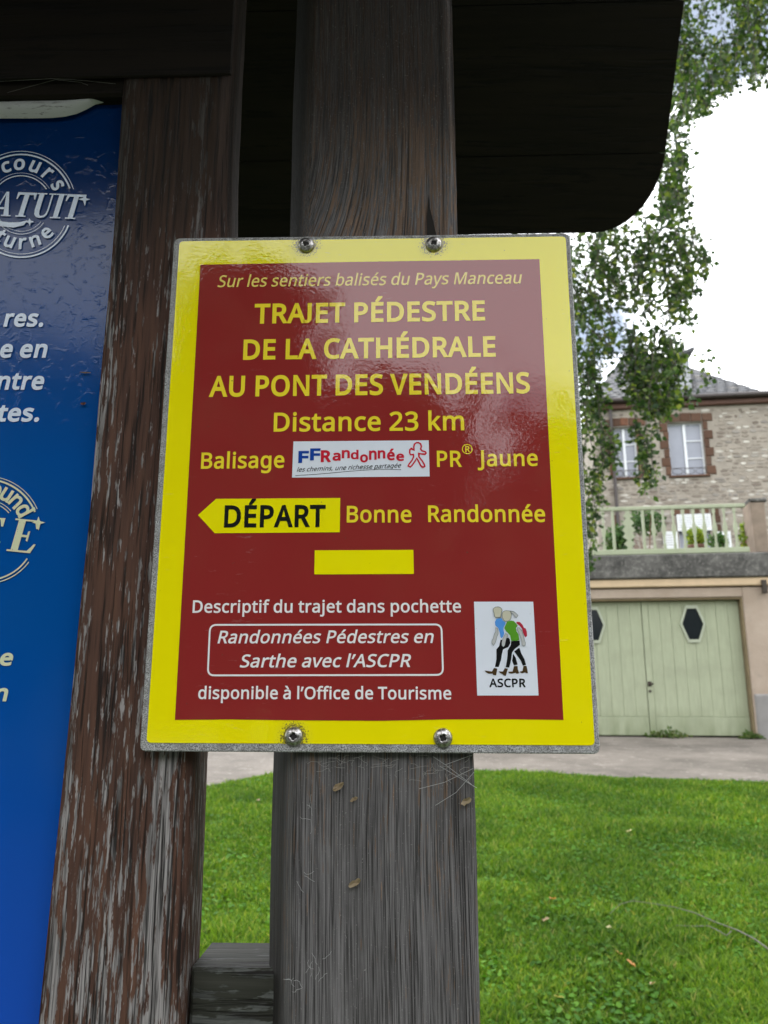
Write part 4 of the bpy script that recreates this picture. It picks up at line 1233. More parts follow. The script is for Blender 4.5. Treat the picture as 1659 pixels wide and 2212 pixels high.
# ------------------------------------------------------------------ lettering
# capital height = 1000; outlines as point loops, interior on the left
GLYPHS = {
 ',': (375, "259,162 127,162 57,-181 148,-181 269,147"),
 '.': (375, "209,167 186,169 164,167 144,160 126,148 112,131 104,107 101,76 104,45 112,21 126,3 144,-10 164,-17 186,-20 209,-17 230,-10 249,3 263,21 272,45 275,76 272,107 263,131 249,148 230,160"),
 '2': (801, "445,1010 385,1014 344,1012 305,1007 267,999 231,987 197,973 165,957 105,918 78,896 144,814 182,841 220,865 257,884 296,898 339,906 385,909 434,904 477,890 513,866 540,833 556,792 562,741 559,697 550,656 535,617 514,579 488,540 457,501 67,102 67,0 728,0 728,112 223,112 223,118 481,373 566,466 601,510 631,555 655,601 673,648 684,697 688,748 684,800 671,848 651,890 622,927 588,957 546,982 498,1000"),
 '3': (801, "477,1006 381,1014 316,1011 256,1000 201,983 151,961 107,937 69,910 130,826 257,892 316,906 382,910 434,906 479,893 515,870 543,840 559,803 564,758 561,722 552,689 536,659 514,633 486,610 452,592 412,579 366,571 314,569 216,569 216,464 312,464 368,462 419,455 464,445 502,431 534,412 560,389 578,360 589,326 592,287 586,230 566,182 533,142 485,113 420,95 339,90 293,92 247,97 199,107 151,120 106,136 63,155 63,41 105,22 148,8 192,-2 238,-9 286,-13 338,-14 421,-10 493,3 555,24 607,52 649,88 681,130 703,177 717,229 721,284 715,346 695,400 662,445 616,481 557,506 483,521 483,527 523,537 560,552 593,570 622,593 646,619 665,650 679,685 688,723 690,766 682,834 657,893 614,944 554,983"),
 'A': (895, "504,1004 391,1004 0,0 127,0 246,310 643,310 763,0 894,0|445,874 605,422 289,422"),
 'B': (910, "136,1000 136,0 487,0 556,4 618,15 673,33 721,58 761,90 793,130 816,175 830,227 835,284 831,333 822,376 805,412 783,442 756,467 725,487 689,503 651,515 611,524 611,531 650,540 684,554 715,572 741,594 763,619 779,648 791,680 799,714 801,752 790,835 758,899 705,945 631,975 536,994 422,1000|262,892 427,892 504,888 566,876 613,856 645,827 664,788 671,738 666,688 650,648 623,616 582,593 524,579 447,574 262,574|262,469 454,469 511,467 560,460 600,447 633,431 658,411 677,387 690,359 698,328 700,294 695,242 677,196 648,158 605,129 543,112 464,106 262,106"),
 'C': (885, "617,1012 566,1014 491,1010 423,998 360,977 303,949 253,913 209,871 172,823 141,768 117,709 99,644 89,575 85,501 91,401 108,310 137,228 176,157 227,97 290,49 364,14 449,-7 545,-14 645,-10 687,-4 765,14 803,27 803,136 606,98 563,97 491,102 427,118 372,146 325,183 287,230 257,286 236,350 223,421 218,500 221,560 229,617 242,669 261,716 283,759 311,796 343,828 379,855 420,876 465,891 513,900 564,903 608,901 649,896 688,887 791,849 842,955 803,972 760,987 714,999 666,1007"),
 'D': (1022, "136,1000 136,0 415,0 519,6 613,26 696,57 768,102 827,159 875,228 909,310 930,404 937,510 930,611 910,701 877,779 831,846 774,901 706,944 628,975 540,994 444,1000|262,892 426,892 502,888 570,874 631,851 683,818 726,776 760,724 784,662 799,589 804,506 793,385 759,286 702,208 623,152 522,119 398,108 262,108"),
 'E': (779, "136,1000 136,0 695,0 695,111 262,111 262,468 669,468 669,577 262,577 262,889 695,889 695,1000"),
 'F': (727, "136,1000 136,0 262,0 262,424 668,424 668,535 262,535 262,889 695,889 695,1000"),
 'G': (1020, "659,1012 604,1014 500,1007 407,986 324,950 253,902 194,843 147,772 113,690 92,600 85,500 92,399 110,308 141,226 183,155 237,96 303,48 379,14 466,-7 564,-14 632,-13 695,-8 752,-1 807,9 862,22 916,38 916,528 570,528 570,416 790,416 790,119 594,95 510,101 438,118 377,146 327,185 286,233 256,289 234,353 221,424 217,500 222,579 237,651 262,715 296,771 340,817 392,854 453,882 521,898 597,903 644,901 690,896 735,887 777,875 854,846 902,955 858,972 811,987 763,999 712,1007"),
 'H': (1038, "262,1000 136,1000 136,0 262,0 262,466 775,466 775,0 901,0 901,1000 775,1000 775,577 262,577"),
 'J': (382, "255,1000 129,1000 129,6 127,-33 120,-66 109,-92 95,-113 78,-130 58,-141 37,-149 15,-154 -109,-141 -109,-248 -81,-258 45,-263 90,-253 132,-236 168,-212 198,-182 223,-144 241,-98 251,-45 255,15"),
 'L': (734, "262,1000 136,1000 136,0 699,0 699,112 262,112"),
 'M': (1270, "136,1000 136,0 252,0 242,877 248,877 577,0 681,0 1014,875 1020,875 1010,0 1134,0 1134,1000 950,1000 636,181 630,181 322,1000"),
 'N': (1064, "136,1000 136,0 252,0 241,831 246,831 782,0 929,0 929,1000 811,1000 821,172 815,172 282,1000"),
 'O': (1094, "644,1008 549,1015 450,1008 364,987 289,951 226,902 175,843 136,772 108,691 91,601 85,503 89,428 98,357 113,291 135,231 164,176 199,128 240,86 289,51 343,23 404,2 473,-10 548,-14 620,-10 687,2 747,22 802,50 850,85 891,127 927,176 956,230 979,291 995,356 1005,426 1008,501 1003,601 985,691 956,772 915,844 864,903 801,952 728,987|478,899 549,905 652,893 735,857 797,798 840,717 867,618 875,501 871,421 860,349 840,284 813,228 777,182 733,144 681,117 619,101 548,95 477,101 415,117 362,144 317,182 281,228 254,284 234,349 222,421 218,501 222,581 234,654 254,718 281,773 317,820 362,856 415,883"),
 'P': (847, "136,1000 136,0 262,0 262,389 377,389 448,392 511,401 566,415 614,435 655,458 689,486 717,517 739,551 756,588 767,626 774,665 776,706 766,792 736,865 686,923 615,966 519,991 401,1000|262,892 389,892 470,887 535,871 584,845 618,807 639,759 646,700 642,655 632,616 615,583 591,555 559,534 521,518 475,506 423,499 363,497 262,497"),
 'R': (871, "136,1000 136,0 262,0 262,413 461,413 703,0 850,0 576,448 641,478 672,498 700,521 725,550 746,583 763,621 773,665 776,716 772,776 758,828 737,874 706,912 666,944 617,968 558,986 490,996 412,1000|262,891 405,891 457,889 502,883 541,873 573,858 599,839 620,815 634,786 643,751 646,710 639,653 621,605 590,568 545,541 486,525 412,520 262,520"),
 'S': (769, "457,1012 403,1014 343,1011 288,1000 237,983 193,960 155,931 125,896 102,855 89,810 84,759 86,721 91,687 100,655 113,627 129,600 148,576 172,553 199,532 229,513 263,495 445,421 484,401 515,382 539,361 556,339 568,315 575,287 577,256 574,225 566,197 552,171 532,148 507,130 476,115 440,104 398,97 352,95 299,97 247,103 197,113 150,126 71,154 71,34 119,15 273,-12 346,-14 416,-10 479,1 536,20 585,45 627,77 660,116 684,160 698,211 703,268 700,317 689,360 672,398 647,431 616,460 579,487 535,511 486,534 301,613 272,632 249,652 232,674 221,698 214,726 211,758 214,785 221,811 232,834 249,854 270,871 296,885 326,895 361,901 401,903 444,902 486,897 567,877 640,850 679,958 641,974 555,999 507,1007"),
 'T': (779, "763,1000 14,1000 14,889 326,889 326,0 452,0 452,889 763,889"),
 'U': (1024, "252,1000 126,1000 126,356 137,252 169,162 223,88 298,31 393,-3 507,-14 590,-9 664,7 726,34 779,70 821,114 854,166 878,224 892,286 896,353 896,1000 772,1000 772,353 769,304 760,260 745,219 724,183 696,153 662,128 620,110 571,99 514,95 434,103 368,125 317,162 281,213 259,276 252,352"),
 'V': (840, "132,1000 0,1000 357,0 483,0 840,1000 707,1000 420,140"),
 'a': (786, "487,757 403,763 355,761 309,755 263,744 221,731 182,716 147,699 185,606 216,621 284,646 320,656 358,662 396,664 442,660 480,648 511,627 534,597 547,553 552,497 552,452 424,448 313,438 222,416 153,382 104,335 74,278 64,209 68,161 78,119 95,83 118,53 147,29 180,10 217,-3 258,-11 301,-14 341,-13 377,-8 408,-1 437,9 463,22 487,39 532,81 553,106 559,106 583,0 672,0 672,511 665,591 643,655 606,703 555,737|440,363 550,367 550,300 543,233 522,179 487,138 442,109 389,91 329,85 291,89 258,99 230,115 209,138 196,169 192,207 198,251 216,288 246,318 291,340 356,355"),
 'b': (861, "242,1064 119,1064 119,0 207,0 232,95 242,95 266,67 296,41 331,18 371,0 420,-10 475,-14 534,-9 588,5 637,29 680,63 717,107 746,160 767,222 780,294 784,375 775,494 747,590 700,666 637,720 562,752 475,763 420,760 371,749 331,731 296,708 266,681 242,651 235,651|454,661 517,653 568,629 607,590 635,534 651,463 657,377 651,291 635,219 607,162 568,121 518,96 457,88 383,96 327,121 288,162 263,218 247,289 244,440 251,493 262,539 278,576 300,607 328,631 362,648 404,658"),
 'c': (672, "429,765 364,760 304,747 249,724 200,692 158,649 123,597 98,533 82,458 77,371 82,288 97,215 121,153 154,101 195,59 243,27 297,4 356,-9 420,-14 461,-13 530,-4 613,27 613,136 527,105 494,98 419,92 374,96 334,107 300,125 271,150 247,181 228,220 215,265 207,316 204,373 207,432 215,484 228,529 247,568 271,600 301,625 337,643 378,653 426,657 453,656 588,622 626,724 601,735 539,753"),
 'd': (861, "742,1064 619,1064 627,654 619,654 585,693 542,726 489,750 458,758 424,763 387,765 299,754 224,721 162,666 115,590 86,492 77,374 86,256 114,159 161,83 223,29 298,-3 385,-14 423,-12 457,-7 488,1 516,13 542,27 585,61 603,80 619,101 625,101 643,0 742,0|343,654 403,662 478,654 535,629 574,588 600,530 615,459 615,270 599,204 572,153 532,117 476,95 405,88 343,96 293,121 254,162 227,219 210,288 204,371 210,454 227,525 254,583 293,627"),
 'e': (790, "470,760 409,765 345,759 287,744 235,717 188,681 150,636 118,581 95,519 82,448 77,370 82,291 97,221 123,159 157,106 199,63 250,29 307,5 370,-9 438,-14 487,-13 532,-9 609,7 685,35 685,143 646,127 571,104 532,97 444,91 375,98 317,121 270,158 235,209 213,273 204,352 718,352 718,426 714,491 702,551 681,604 653,651 618,691 575,723 526,746|353,658 408,664 447,661 481,652 511,637 535,616 555,591 570,562 581,528 587,491 590,450 207,450 218,512 239,564 268,607 306,639"),
 'f': (482, "425,1071 347,1068 304,1059 265,1043 231,1021 203,992 181,955 165,911 156,859 153,798 153,755 21,713 21,655 153,655 153,0 276,0 276,655 465,655 465,751 276,751 276,800 279,853 289,897 306,929 330,952 360,966 398,971 510,950 542,1046 523,1053"),
 'g': (861, "433,762 385,765 296,753 221,718 159,659 113,580 86,485 77,374 86,261 113,165 159,88 221,31 297,-3 387,-14 436,-11 481,-2 522,14 558,36 591,64 619,99 625,99 620,-22 614,-83 596,-135 565,-177 524,-209 473,-228 413,-234 360,-232 309,-227 215,-207 173,-192 136,-175 136,-289 173,-303 213,-315 257,-324 304,-331 353,-335 406,-336 478,-332 541,-320 595,-300 641,-271 677,-235 706,-191 726,-139 738,-80 742,-13 742,751 644,751 627,651 620,651 590,686 557,715 519,737 478,752|362,657 402,661 449,658 491,648 527,632 556,608 580,577 599,539 612,493 619,438 616,263 609,228 599,198 586,171 570,148 551,129 528,113 503,102 474,93 441,88 405,87 345,95 295,120 256,160 227,217 210,287 204,373 207,431 215,483 228,529 245,569 268,602 295,627 326,646"),
 'h': (866, "242,1064 119,1064 119,0 242,0 242,388 245,444 251,493 263,537 279,574 302,605 331,630 366,647 410,658 462,661 515,656 557,641 590,616 612,581 626,536 630,480 630,0 752,0 752,489 749,549 738,601 721,646 697,682 667,712 630,735 586,751 535,760 478,763 446,762 385,750 356,740 329,727 304,711 281,693 261,672 244,647 235,647"),
 'i': (361, "242,751 119,751 119,0 242,0|200,1030 182,1032 163,1030 145,1024 130,1013 119,998 112,978 109,954 112,930 119,910 130,895 145,884 163,878 182,875 200,878 217,884 232,895 244,910 251,930 254,954 251,978 244,998 232,1013 217,1024"),
 'j': (361, "242,751 119,751 119,-116 116,-157 106,-188 90,-209 68,-223 44,-231 15,-234 -77,-220 -77,-319 77,-333 117,-324 151,-310 179,-289 202,-263 220,-232 232,-197 240,-157 242,-112|200,1030 182,1032 163,1030 145,1024 130,1013 119,998 112,978 109,954 112,930 119,910 130,895 145,884 163,878 182,875 200,878 217,884 232,895 244,910 251,930 254,954 251,978 244,998 232,1013 217,1024"),
 'k': (748, "241,1064 119,1064 119,0 241,0 241,276 326,350 587,0 735,0 410,430 714,751 570,751 241,387 235,387"),
 'l': (361, "242,1064 119,1064 119,0 242,0"),
 'm': (1310, "520,761 465,765 406,759 378,752 351,742 302,714 280,695 261,673 244,648 237,648 218,751 119,751 119,0 242,0 242,389 244,445 251,495 261,538 277,575 297,605 324,630 356,647 396,658 443,661 476,659 505,652 529,641 550,626 567,606 580,582 589,553 595,520 597,483 597,0 718,0 718,415 724,488 739,550 765,598 804,633 856,654 922,661 969,656 1008,641 1037,616 1058,582 1070,537 1074,483 1074,0 1196,0 1196,489 1189,577 1168,647 1133,700 1084,736 1020,757 943,765 895,761 849,751 805,734 764,710 730,678 702,639 695,639 673,678 645,710 610,734 568,751"),
 'n': (866, "563,757 480,765 418,759 388,752 359,742 306,714 283,695 262,673 244,648 237,648 218,751 119,751 119,0 242,0 242,389 248,470 263,538 290,591 330,630 388,653 462,661 515,656 557,641 590,616 612,581 626,536 630,480 630,0 752,0 752,489 744,577 722,647 683,700 630,736"),
 'o': (847, "491,760 426,765 357,760 295,744 239,719 191,684 151,640 119,588 96,526 82,456 77,377 80,317 89,261 103,211 122,165 147,124 175,88 208,57 244,32 284,12 328,-2 373,-11 422,-14 473,-11 521,-2 567,12 608,32 645,57 677,88 705,124 729,165 747,211 761,261 769,317 772,377 767,456 752,526 728,588 694,640 654,684 606,719 551,744|353,653 423,661 471,657 513,646 548,627 578,601 602,568 620,529 634,484 642,434 644,377 642,320 634,269 621,223 603,183 579,150 549,123 513,104 472,92 424,88 377,92 335,104 300,123 270,150 246,183 228,223 215,269 207,320 204,377 210,459 228,529 256,585 298,627"),
 'p': (861, "563,754 476,765 438,763 403,758 372,749 344,738 319,724 296,707 276,689 242,648 237,648 220,751 119,751 119,-336 242,-336 234,95 242,95 296,41 319,26 344,13 373,1 404,-7 438,-12 475,-14 535,-9 589,6 638,30 681,64 717,108 746,162 767,225 780,296 784,377 775,496 747,593 700,668 637,722|454,661 517,653 568,627 607,584 635,527 651,458 657,378 654,324 647,275 635,229 618,189 596,154 569,126 537,105 500,92 457,88 406,92 364,103 328,122 300,148 278,180 262,220 251,266 244,318 245,456 253,505 265,546 282,581 304,610 332,632 366,648 407,658"),
 'r': (578, "469,765 436,762 404,756 374,744 346,729 320,711 297,690 256,641 239,613 234,613 220,751 119,751 119,0 242,0 242,401 244,438 250,472 260,504 273,534 289,560 308,583 330,604 353,621 378,634 405,645 432,651 461,653 542,643 557,756"),
 's': (671, "353,765 274,759 206,742 149,713 106,674 80,624 71,566 75,527 84,494 99,465 121,440 147,418 179,398 258,360 388,307 442,276 460,261 473,246 482,231 487,214 489,196 484,165 470,138 447,116 413,99 368,89 311,85 267,88 224,94 181,104 105,131 73,146 73,34 103,20 137,8 173,-1 213,-8 258,-13 308,-14 367,-11 420,-3 468,11 509,31 544,55 571,85 592,121 604,161 608,207 605,245 596,279 581,307 561,333 535,355 504,375 468,394 268,478 242,492 222,506 207,520 197,536 191,553 189,573 194,599 207,621 229,639 260,653 298,661 345,664 416,658 550,616 592,714 557,729 520,741 440,759"),
 't': (506, "252,923 179,923 130,763 22,714 22,655 129,655 129,218 132,162 143,115 160,77 182,47 209,23 240,6 274,-5 311,-12 349,-14 475,8 475,102 337,90 309,101 285,120 267,146 256,180 252,221 252,655 469,655 469,751 252,751"),
 'u': (866, "235,751 111,751 111,259 114,200 124,148 141,104 165,67 196,37 233,15 277,-1 327,-11 384,-14 416,-13 447,-9 478,-2 507,7 560,35 584,53 604,75 622,99 627,99 646,0 746,0 746,751 623,751 623,360 621,305 614,256 603,212 586,175 563,144 534,120 498,102 454,92 402,88 350,93 308,108 276,133 253,168 240,213 235,268"),
 'v': (711, "132,751 0,751 284,0 426,0 711,751 580,751 357,109 352,109"),
 'y': (714, "133,751 1,751 304,-3 254,-128 241,-152 227,-173 211,-191 193,-207 173,-219 151,-228 126,-234 15,-227 15,-325 164,-333 205,-323 242,-307 274,-286 303,-259 328,-226 351,-189 372,-148 391,-104 714,751 581,751 364,119 359,119"),
 '®': (1165, "652,1010 583,1014 510,1010 441,997 377,976 317,947 263,912 214,869 171,820 135,766 106,706 85,641 73,573 69,500 73,427 85,359 106,294 135,234 171,180 214,131 263,88 317,53 377,24 441,3 510,-10 583,-14 655,-10 724,3 789,24 848,53 903,88 952,131 994,180 1030,234 1059,294 1080,359 1092,427 1097,500 1092,573 1079,641 1057,706 1027,766 990,820 946,869 896,912 842,947 782,976 719,997|521,936 583,940 644,936 702,925 757,905 807,880 853,848 894,811 930,769 960,722 985,671 1002,616 1013,559 1017,500 1013,437 1002,379 983,324 958,273 927,226 889,184 847,148 801,117 751,92 697,75 641,64 583,60 521,64 462,75 408,95 357,120 311,152 270,189 234,231 204,278 179,329 161,384 151,441 147,500 151,563 161,621 179,676 204,727 234,774 270,816 311,852 357,883 408,908 462,925|391,805 391,193 497,193 497,436 584,436 724,193 845,193 682,465 709,479 734,497 758,520 776,549 788,584 791,625 785,680 768,725 738,761 696,785 640,800 570,805|497,716 566,716 603,713 633,706 655,693 671,675 680,652 683,622 680,595 670,571 653,550 629,535 601,526 567,522 497,522"),
 'É': (779, "136,1000 136,0 695,0 695,111 262,111 262,468 669,468 669,577 262,577 262,889 695,889 695,1000|634,1322 486,1322 353,1115 353,1098 434,1098 634,1308"),
 'à': (786, "487,757 403,763 355,761 309,755 263,744 221,731 182,716 147,699 185,606 216,621 284,646 320,656 358,662 396,664 442,660 480,648 511,627 534,597 547,553 552,497 552,452 424,448 313,438 222,416 153,382 104,335 74,278 64,209 68,161 78,119 95,83 118,53 147,29 180,10 217,-3 258,-11 301,-14 341,-13 377,-8 408,-1 437,9 463,22 487,39 532,81 553,106 559,106 583,0 672,0 672,511 665,591 643,655 606,703 555,737|440,363 550,367 550,300 543,233 522,179 487,138 442,109 389,91 329,85 291,89 258,99 230,115 209,138 196,169 192,207 198,251 216,288 246,318 291,340 356,355|359,1073 211,1073 211,1059 410,849 493,849 493,866"),
 'é': (790, "470,760 409,765 345,759 287,744 235,717 188,681 150,636 118,581 95,519 82,448 77,370 82,291 97,221 123,159 157,106 199,63 250,29 307,5 370,-9 438,-14 487,-13 532,-9 609,7 685,35 685,143 646,127 571,104 532,97 444,91 375,98 317,121 270,158 235,209 213,273 204,352 718,352 718,426 714,491 702,551 681,604 653,651 618,691 575,723 526,746|353,658 408,664 447,661 481,652 511,637 535,616 555,591 570,562 581,528 587,491 590,450 207,450 218,512 239,564 268,607 306,639|606,1073 458,1073 325,866 325,849 406,849 606,1059"),
 '’': (245, "218,1000 87,1000 17,657 108,657 228,985"),
}
GLY = {}
for ch_, (adv_, st_) in GLYPHS.items():
    GLY[ch_] = (adv_ / 1000, [[tuple(float(q) / 1000 for q in p.split(',')) for p in lp.split(' ')] for lp in st_.split('|')])
CAP = 1.0
def fatten(lp, w):
    cl = []
    for p in lp:
        if cl and math.hypot(p[0] - cl[-1][0], p[1] - cl[-1][1]) < .011: cl[-1] = ((p[0] + cl[-1][0]) / 2, (p[1] + cl[-1][1]) / 2)
        else: cl.append(p)
    lp = cl; out = []; n = len(lp)
    for i in range(n):
        a, b_, c_ = lp[i - 1], lp[i], lp[(i + 1) % n]
        e1 = Vector((b_[0] - a[0], b_[1] - a[1])); e2 = Vector((c_[0] - b_[0], c_[1] - b_[1]))
        if e1.length < 1e-6 or e2.length < 1e-6: out.append(b_); continue
        e1.normalize(); e2.normalize()
        n1 = Vector((e1.y, -e1.x)); n2 = Vector((e2.y, -e2.x)); m_ = n1 + n2
        if m_.length < .3: out.append((b_[0] + n1.x * w, b_[1] + n1.y * w)); continue
        m_.normalize(); k = w / max(.6, m_.dot(n1))
        out.append((b_[0] + m_.x * k, b_[1] + m_.y * k))
    return out
_GM = {}
def glyph_mesh(ch, w, caps):
    key = (ch, round(w, 4), caps)
    if key in _GM: return _GM[key]
    cu = bpy.data.curves.new('glyph', 'CURVE'); cu.dimensions = '2D'; cu.fill_mode = 'BOTH'
    for lp in GLY[ch][1]:
        q = fatten(lp, w)
        if caps and ch == 'J':
            lo = min(p[1] for p in q)
            if lo < -.05: q = [(a, (b_ - lo) / (1 + w - lo) * (1 + 2 * w) - w) for a, b_ in q]
        sp_ = cu.splines.new('POLY'); sp_.points.add(len(q) - 1); sp_.use_cyclic_u = True
        for pt, (a, b_) in zip(sp_.points, q): pt.co = (a, b_, 0, 1)
    ob = bpy.data.objects.new('glyph', cu); COL.objects.link(ob)
    me = bpy.data.meshes.new_from_object(ob.evaluated_get(bpy.context.evaluated_depsgraph_get()))
    V = [(v.co.x, v.co.y) for v in me.vertices]; F = [tuple(p.vertices) for p in me.polygons]
    bpy.data.objects.remove(ob); bpy.data.curves.remove(cu); bpy.data.meshes.remove(me)
    _GM[key] = (V, F); return V, F
def text_mesh(body, w=.02, shear=0.0, spacing=1.0, caps=False):
    """Outline lettering thickened by w (in capital heights)."""
    V = []; F = []; x = 0.0
    for ch in body:
        if ch == ' ': x += .36 * spacing; continue
        adv_ = GLY[ch][0]
        gv, gf = glyph_mesh(ch, w, caps)
        k = len(V); V += [(a + x, b_) for a, b_ in gv]; F += [tuple(i + k for i in f) for f in gf]
        x += (adv_ + w * 1.2) * spacing
    return np.array(V), F
def put_text(body, p0, p1, cap, mat, layer=2, offset=.02, shear=0.0, parent=sign, d0=DS, caps=False, spacing=1.0, label=None, spacex=None):
    """Fit a line of text between two baseline points (photo coordinates); cap = capital height there."""
    V, F = text_mesh(body, offset * 1.1, 0, spacing, caps)
    V = V.copy(); V[:, 0] += shear * V[:, 1]
    a = Vector(SX(*p0, d0)); c_ = Vector(SX(*p1, d0))
    t = Vector(SX(p0[0], p0[1] - cap, d0))
    H = t.y - a.y
    x0, x1 = V[:, 0].min(), V[:, 0].max()
    ex = (c_ - a) / (x1 - x0); ey = Vector((0, H / (1 + offset * 2.2)))
    b = MB()
    b.add([SB.w(a.x + ex.x * (x - x0), d0 - LAY * layer, a.y + ex.y * (x - x0) + ey.y * (y + offset * 1.1)) for x, y in V], F)
    o = b.build('lettering', mat, parent, fix=False)
    bm = bmesh.new(); bm.from_mesh(o.data)
    for f in bm.faces:
        f.normal_update()
        if f.normal.dot(-SB.n) < 0: f.normal_flip()
    bm.to_mesh(o.data); bm.free()
    return o
put_text('Sur les sentiers balisés du Pays Manceau', (470, 621), (1128, 613), 25.5, pale_gold, offset=.016, shear=.2)
put_text('TRAJET PÉDESTRE', (549, 700), (1048, 693), 43, gold, offset=.042, caps=True)
put_text('DE LA CATHÉDRALE', (525, 778), (1071, 771), 44, gold, offset=.042, caps=True)
put_text('AU PONT DES VENDÉENS', (451, 858), (1145, 850), 45, gold, offset=.042, caps=True)
put_text('Distance 23 km', (591, 933), (1003, 930), 41, gold, offset=.028)
put_text('Balisage', (434, 1013), (614, 1011), 35, gold, offset=.028)
put_text('PR', (944, 1009), (998, 1009), 35, gold, offset=.028)
put_text('®', (998, 981), (1021, 981), 21, gold, offset=.006)
put_text('Jaune', (1032, 1008), (1162, 1007), 35, gold, offset=.028)
flat('arrow_panel', [(428, 1113), (467, 1078), (735, 1076), (734, 1150), (464, 1152)], yellow2, 2)
put_text('DÉPART', (484, 1140), (703, 1139), 48, black_f, layer=3, offset=.040, caps=True)
put_text('Bonne', (749, 1129), (889, 1129), 36, gold, offset=.028)
put_text('Randonnée', (925, 1128), (1178, 1128), 36, gold, offset=.028)
flat('yellow_waymark', [(680, 1189), (893, 1188), (894, 1240), (679, 1241)], yellow2, 2)
put_text('Descriptif du trajet dans pochette', (416, 1324), (996, 1323), 27, white_t, offset=.024)
put_text('Randonnées Pédestres en', (470, 1390), (937, 1389), 27.5, white_t, offset=.022, shear=.2)
put_text("Sarthe avec l’ASCPR", (518, 1442), (888, 1441), 28, white_t, offset=.024, shear=.2)
put_text("disponible à l’Office de Tourisme", (428, 1510), (975, 1511), 27, white_t, offset=.026)

def ribbon(pts, w, closed=False):
    """flat stroke of width w along 2-D points"""
    P = [Vector(p) for p in pts]; n = len(P); Lf = []; Rt = []
    for i in range(n):
        a = P[i - 1] if (closed or i > 0) else P[i]; c_ = P[(i + 1) % n] if (closed or i < n - 1) else P[i]
        t = (c_ - a)
        if t.length < 1e-9: t = Vector((1, 0))
        t.normalize(); k = Vector((-t.y, t.x))
        e1 = (P[i] - a).normalized() if (P[i] - a).length > 1e-9 else t
        m_ = max(.55, abs(Vector((-e1.y, e1.x)).dot(k)))
        Lf.append(P[i] + k * (w / 2 / m_)); Rt.append(P[i] - k * (w / 2 / m_))
    qs = []
    for i in range(n if closed else n - 1):
        j = (i + 1) % n; qs.append([tuple(Lf[i]), tuple(Lf[j]), tuple(Rt[j]), tuple(Rt[i])])
    return qs
def stroke(name, pts_px, w_px, mat, layer, parent=sign, closed=False, d0=DS):
    q = [SX(*p, d0) for p in pts_px]
    w = w_px / 1725 * d0
    return flat(name, ribbon(q, w, closed), mat, layer, parent, d0, px=False)
# rounded frame round the two italic lines
rq = [SX(454, 1350), SX(953.5, 1349), SX(957, 1458), SX(449, 1459)]
rr_ = rounded_quad(rq, .0042, n=8)
flat('rounded_outline', ribbon(rr_, .0011, True), white_t, 2, px=False)

# federation logo
lg = flat('logo_panel', [(634, 954), (926, 951.5), (928, 1029.5), (631, 1032)], white_f, 2)
blue_l = film('blue_logo_print', (.012, .06, .36), rough=.1); red_l = film('red_logo_print', (.62, .02, .045), rough=.1)
def L3(X, Y): return (589.8 + .2222 * X, 929.0 + .2222 * Y)
def put_letter(ch, X0, X1, Y0, Y1, mat, off=.05, layer=3, shear=0):
    V, F = text_mesh(ch, off); V[:, 0] += shear * V[:, 1]
    x0, y0 = V.min(0); x1, y1 = V.max(0)
    a = SX(*L3(X0, Y1)); c_ = SX(*L3(X1, Y0))
    b = MB(); b.add([SB.w(a[0] + (x - x0) / (x1 - x0) * (c_[0] - a[0]), DS - LAY * layer, a[1] + (y - y0) / (y1 - y0) * (c_[1] - a[1])) for x, y in V], F)
    o = b.build('lettering', mat, sign, fix=False)
    bm = bmesh.new(); bm.from_mesh(o.data)
    for f in bm.faces:
        f.normal_update()
        if f.normal.dot(-SB.n) < 0: f.normal_flip()
    bm.to_mesh(o.data); bm.free()
for ch, X0, X1, Y0, Y1, mt in [('F', 246, 350, 205, 322, blue_l), ('F', 360, 463, 180, 297, blue_l), ('R', 465, 567, 198, 315, red_l), ('a', 578, 658, 222, 302, red_l),
                               ('n', 668, 748, 196, 277, red_l), ('d', 756, 832, 194, 287, red_l), ('o', 846, 924, 238, 318, red_l), ('n', 933, 1008, 200, 292, red_l),
                               ('n', 1018, 1092, 198, 280, red_l), ('é', 1108, 1184, 182, 298, red_l), ('e', 1198, 1274, 230, 304, red_l)]:
    put_letter(ch, X0, X1, Y0, Y1, mt, off=.065 if ch in 'FR' else .055)
put_text('les chemins, une richesse partagée', L3(232, 408), L3(1246, 366), 9.5, black_f, layer=3, offset=.006, shear=.35)
stroke('underline', [L3(218, 444), L3(420, 432), L3(620, 414), L3(800, 398), L3(1000, 384), L3(1120, 382), L3(1246, 387)], .9, black_f, 3)
man = [(1372, 196), (1368, 168), (1374, 140), (1392, 126), (1412, 124), (1434, 136), (1442, 162), (1434, 188), (1448, 204), (1480, 214), (1488, 226), (1478, 238), (1440, 234), (1418, 228), (1418, 262),
       (1448, 300), (1472, 338), (1474, 356), (1456, 364), (1436, 348), (1416, 308), (1396, 276), (1382, 302), (1352, 346), (1334, 362), (1314, 352), (1322, 334), (1352, 296), (1366, 262), (1364, 240),
       (1336, 242), (1328, 222), (1330, 194), (1342, 182)]
stroke('walker_outline', [L3(*p) for p in man], 3.4, red_l, 3, closed=True)

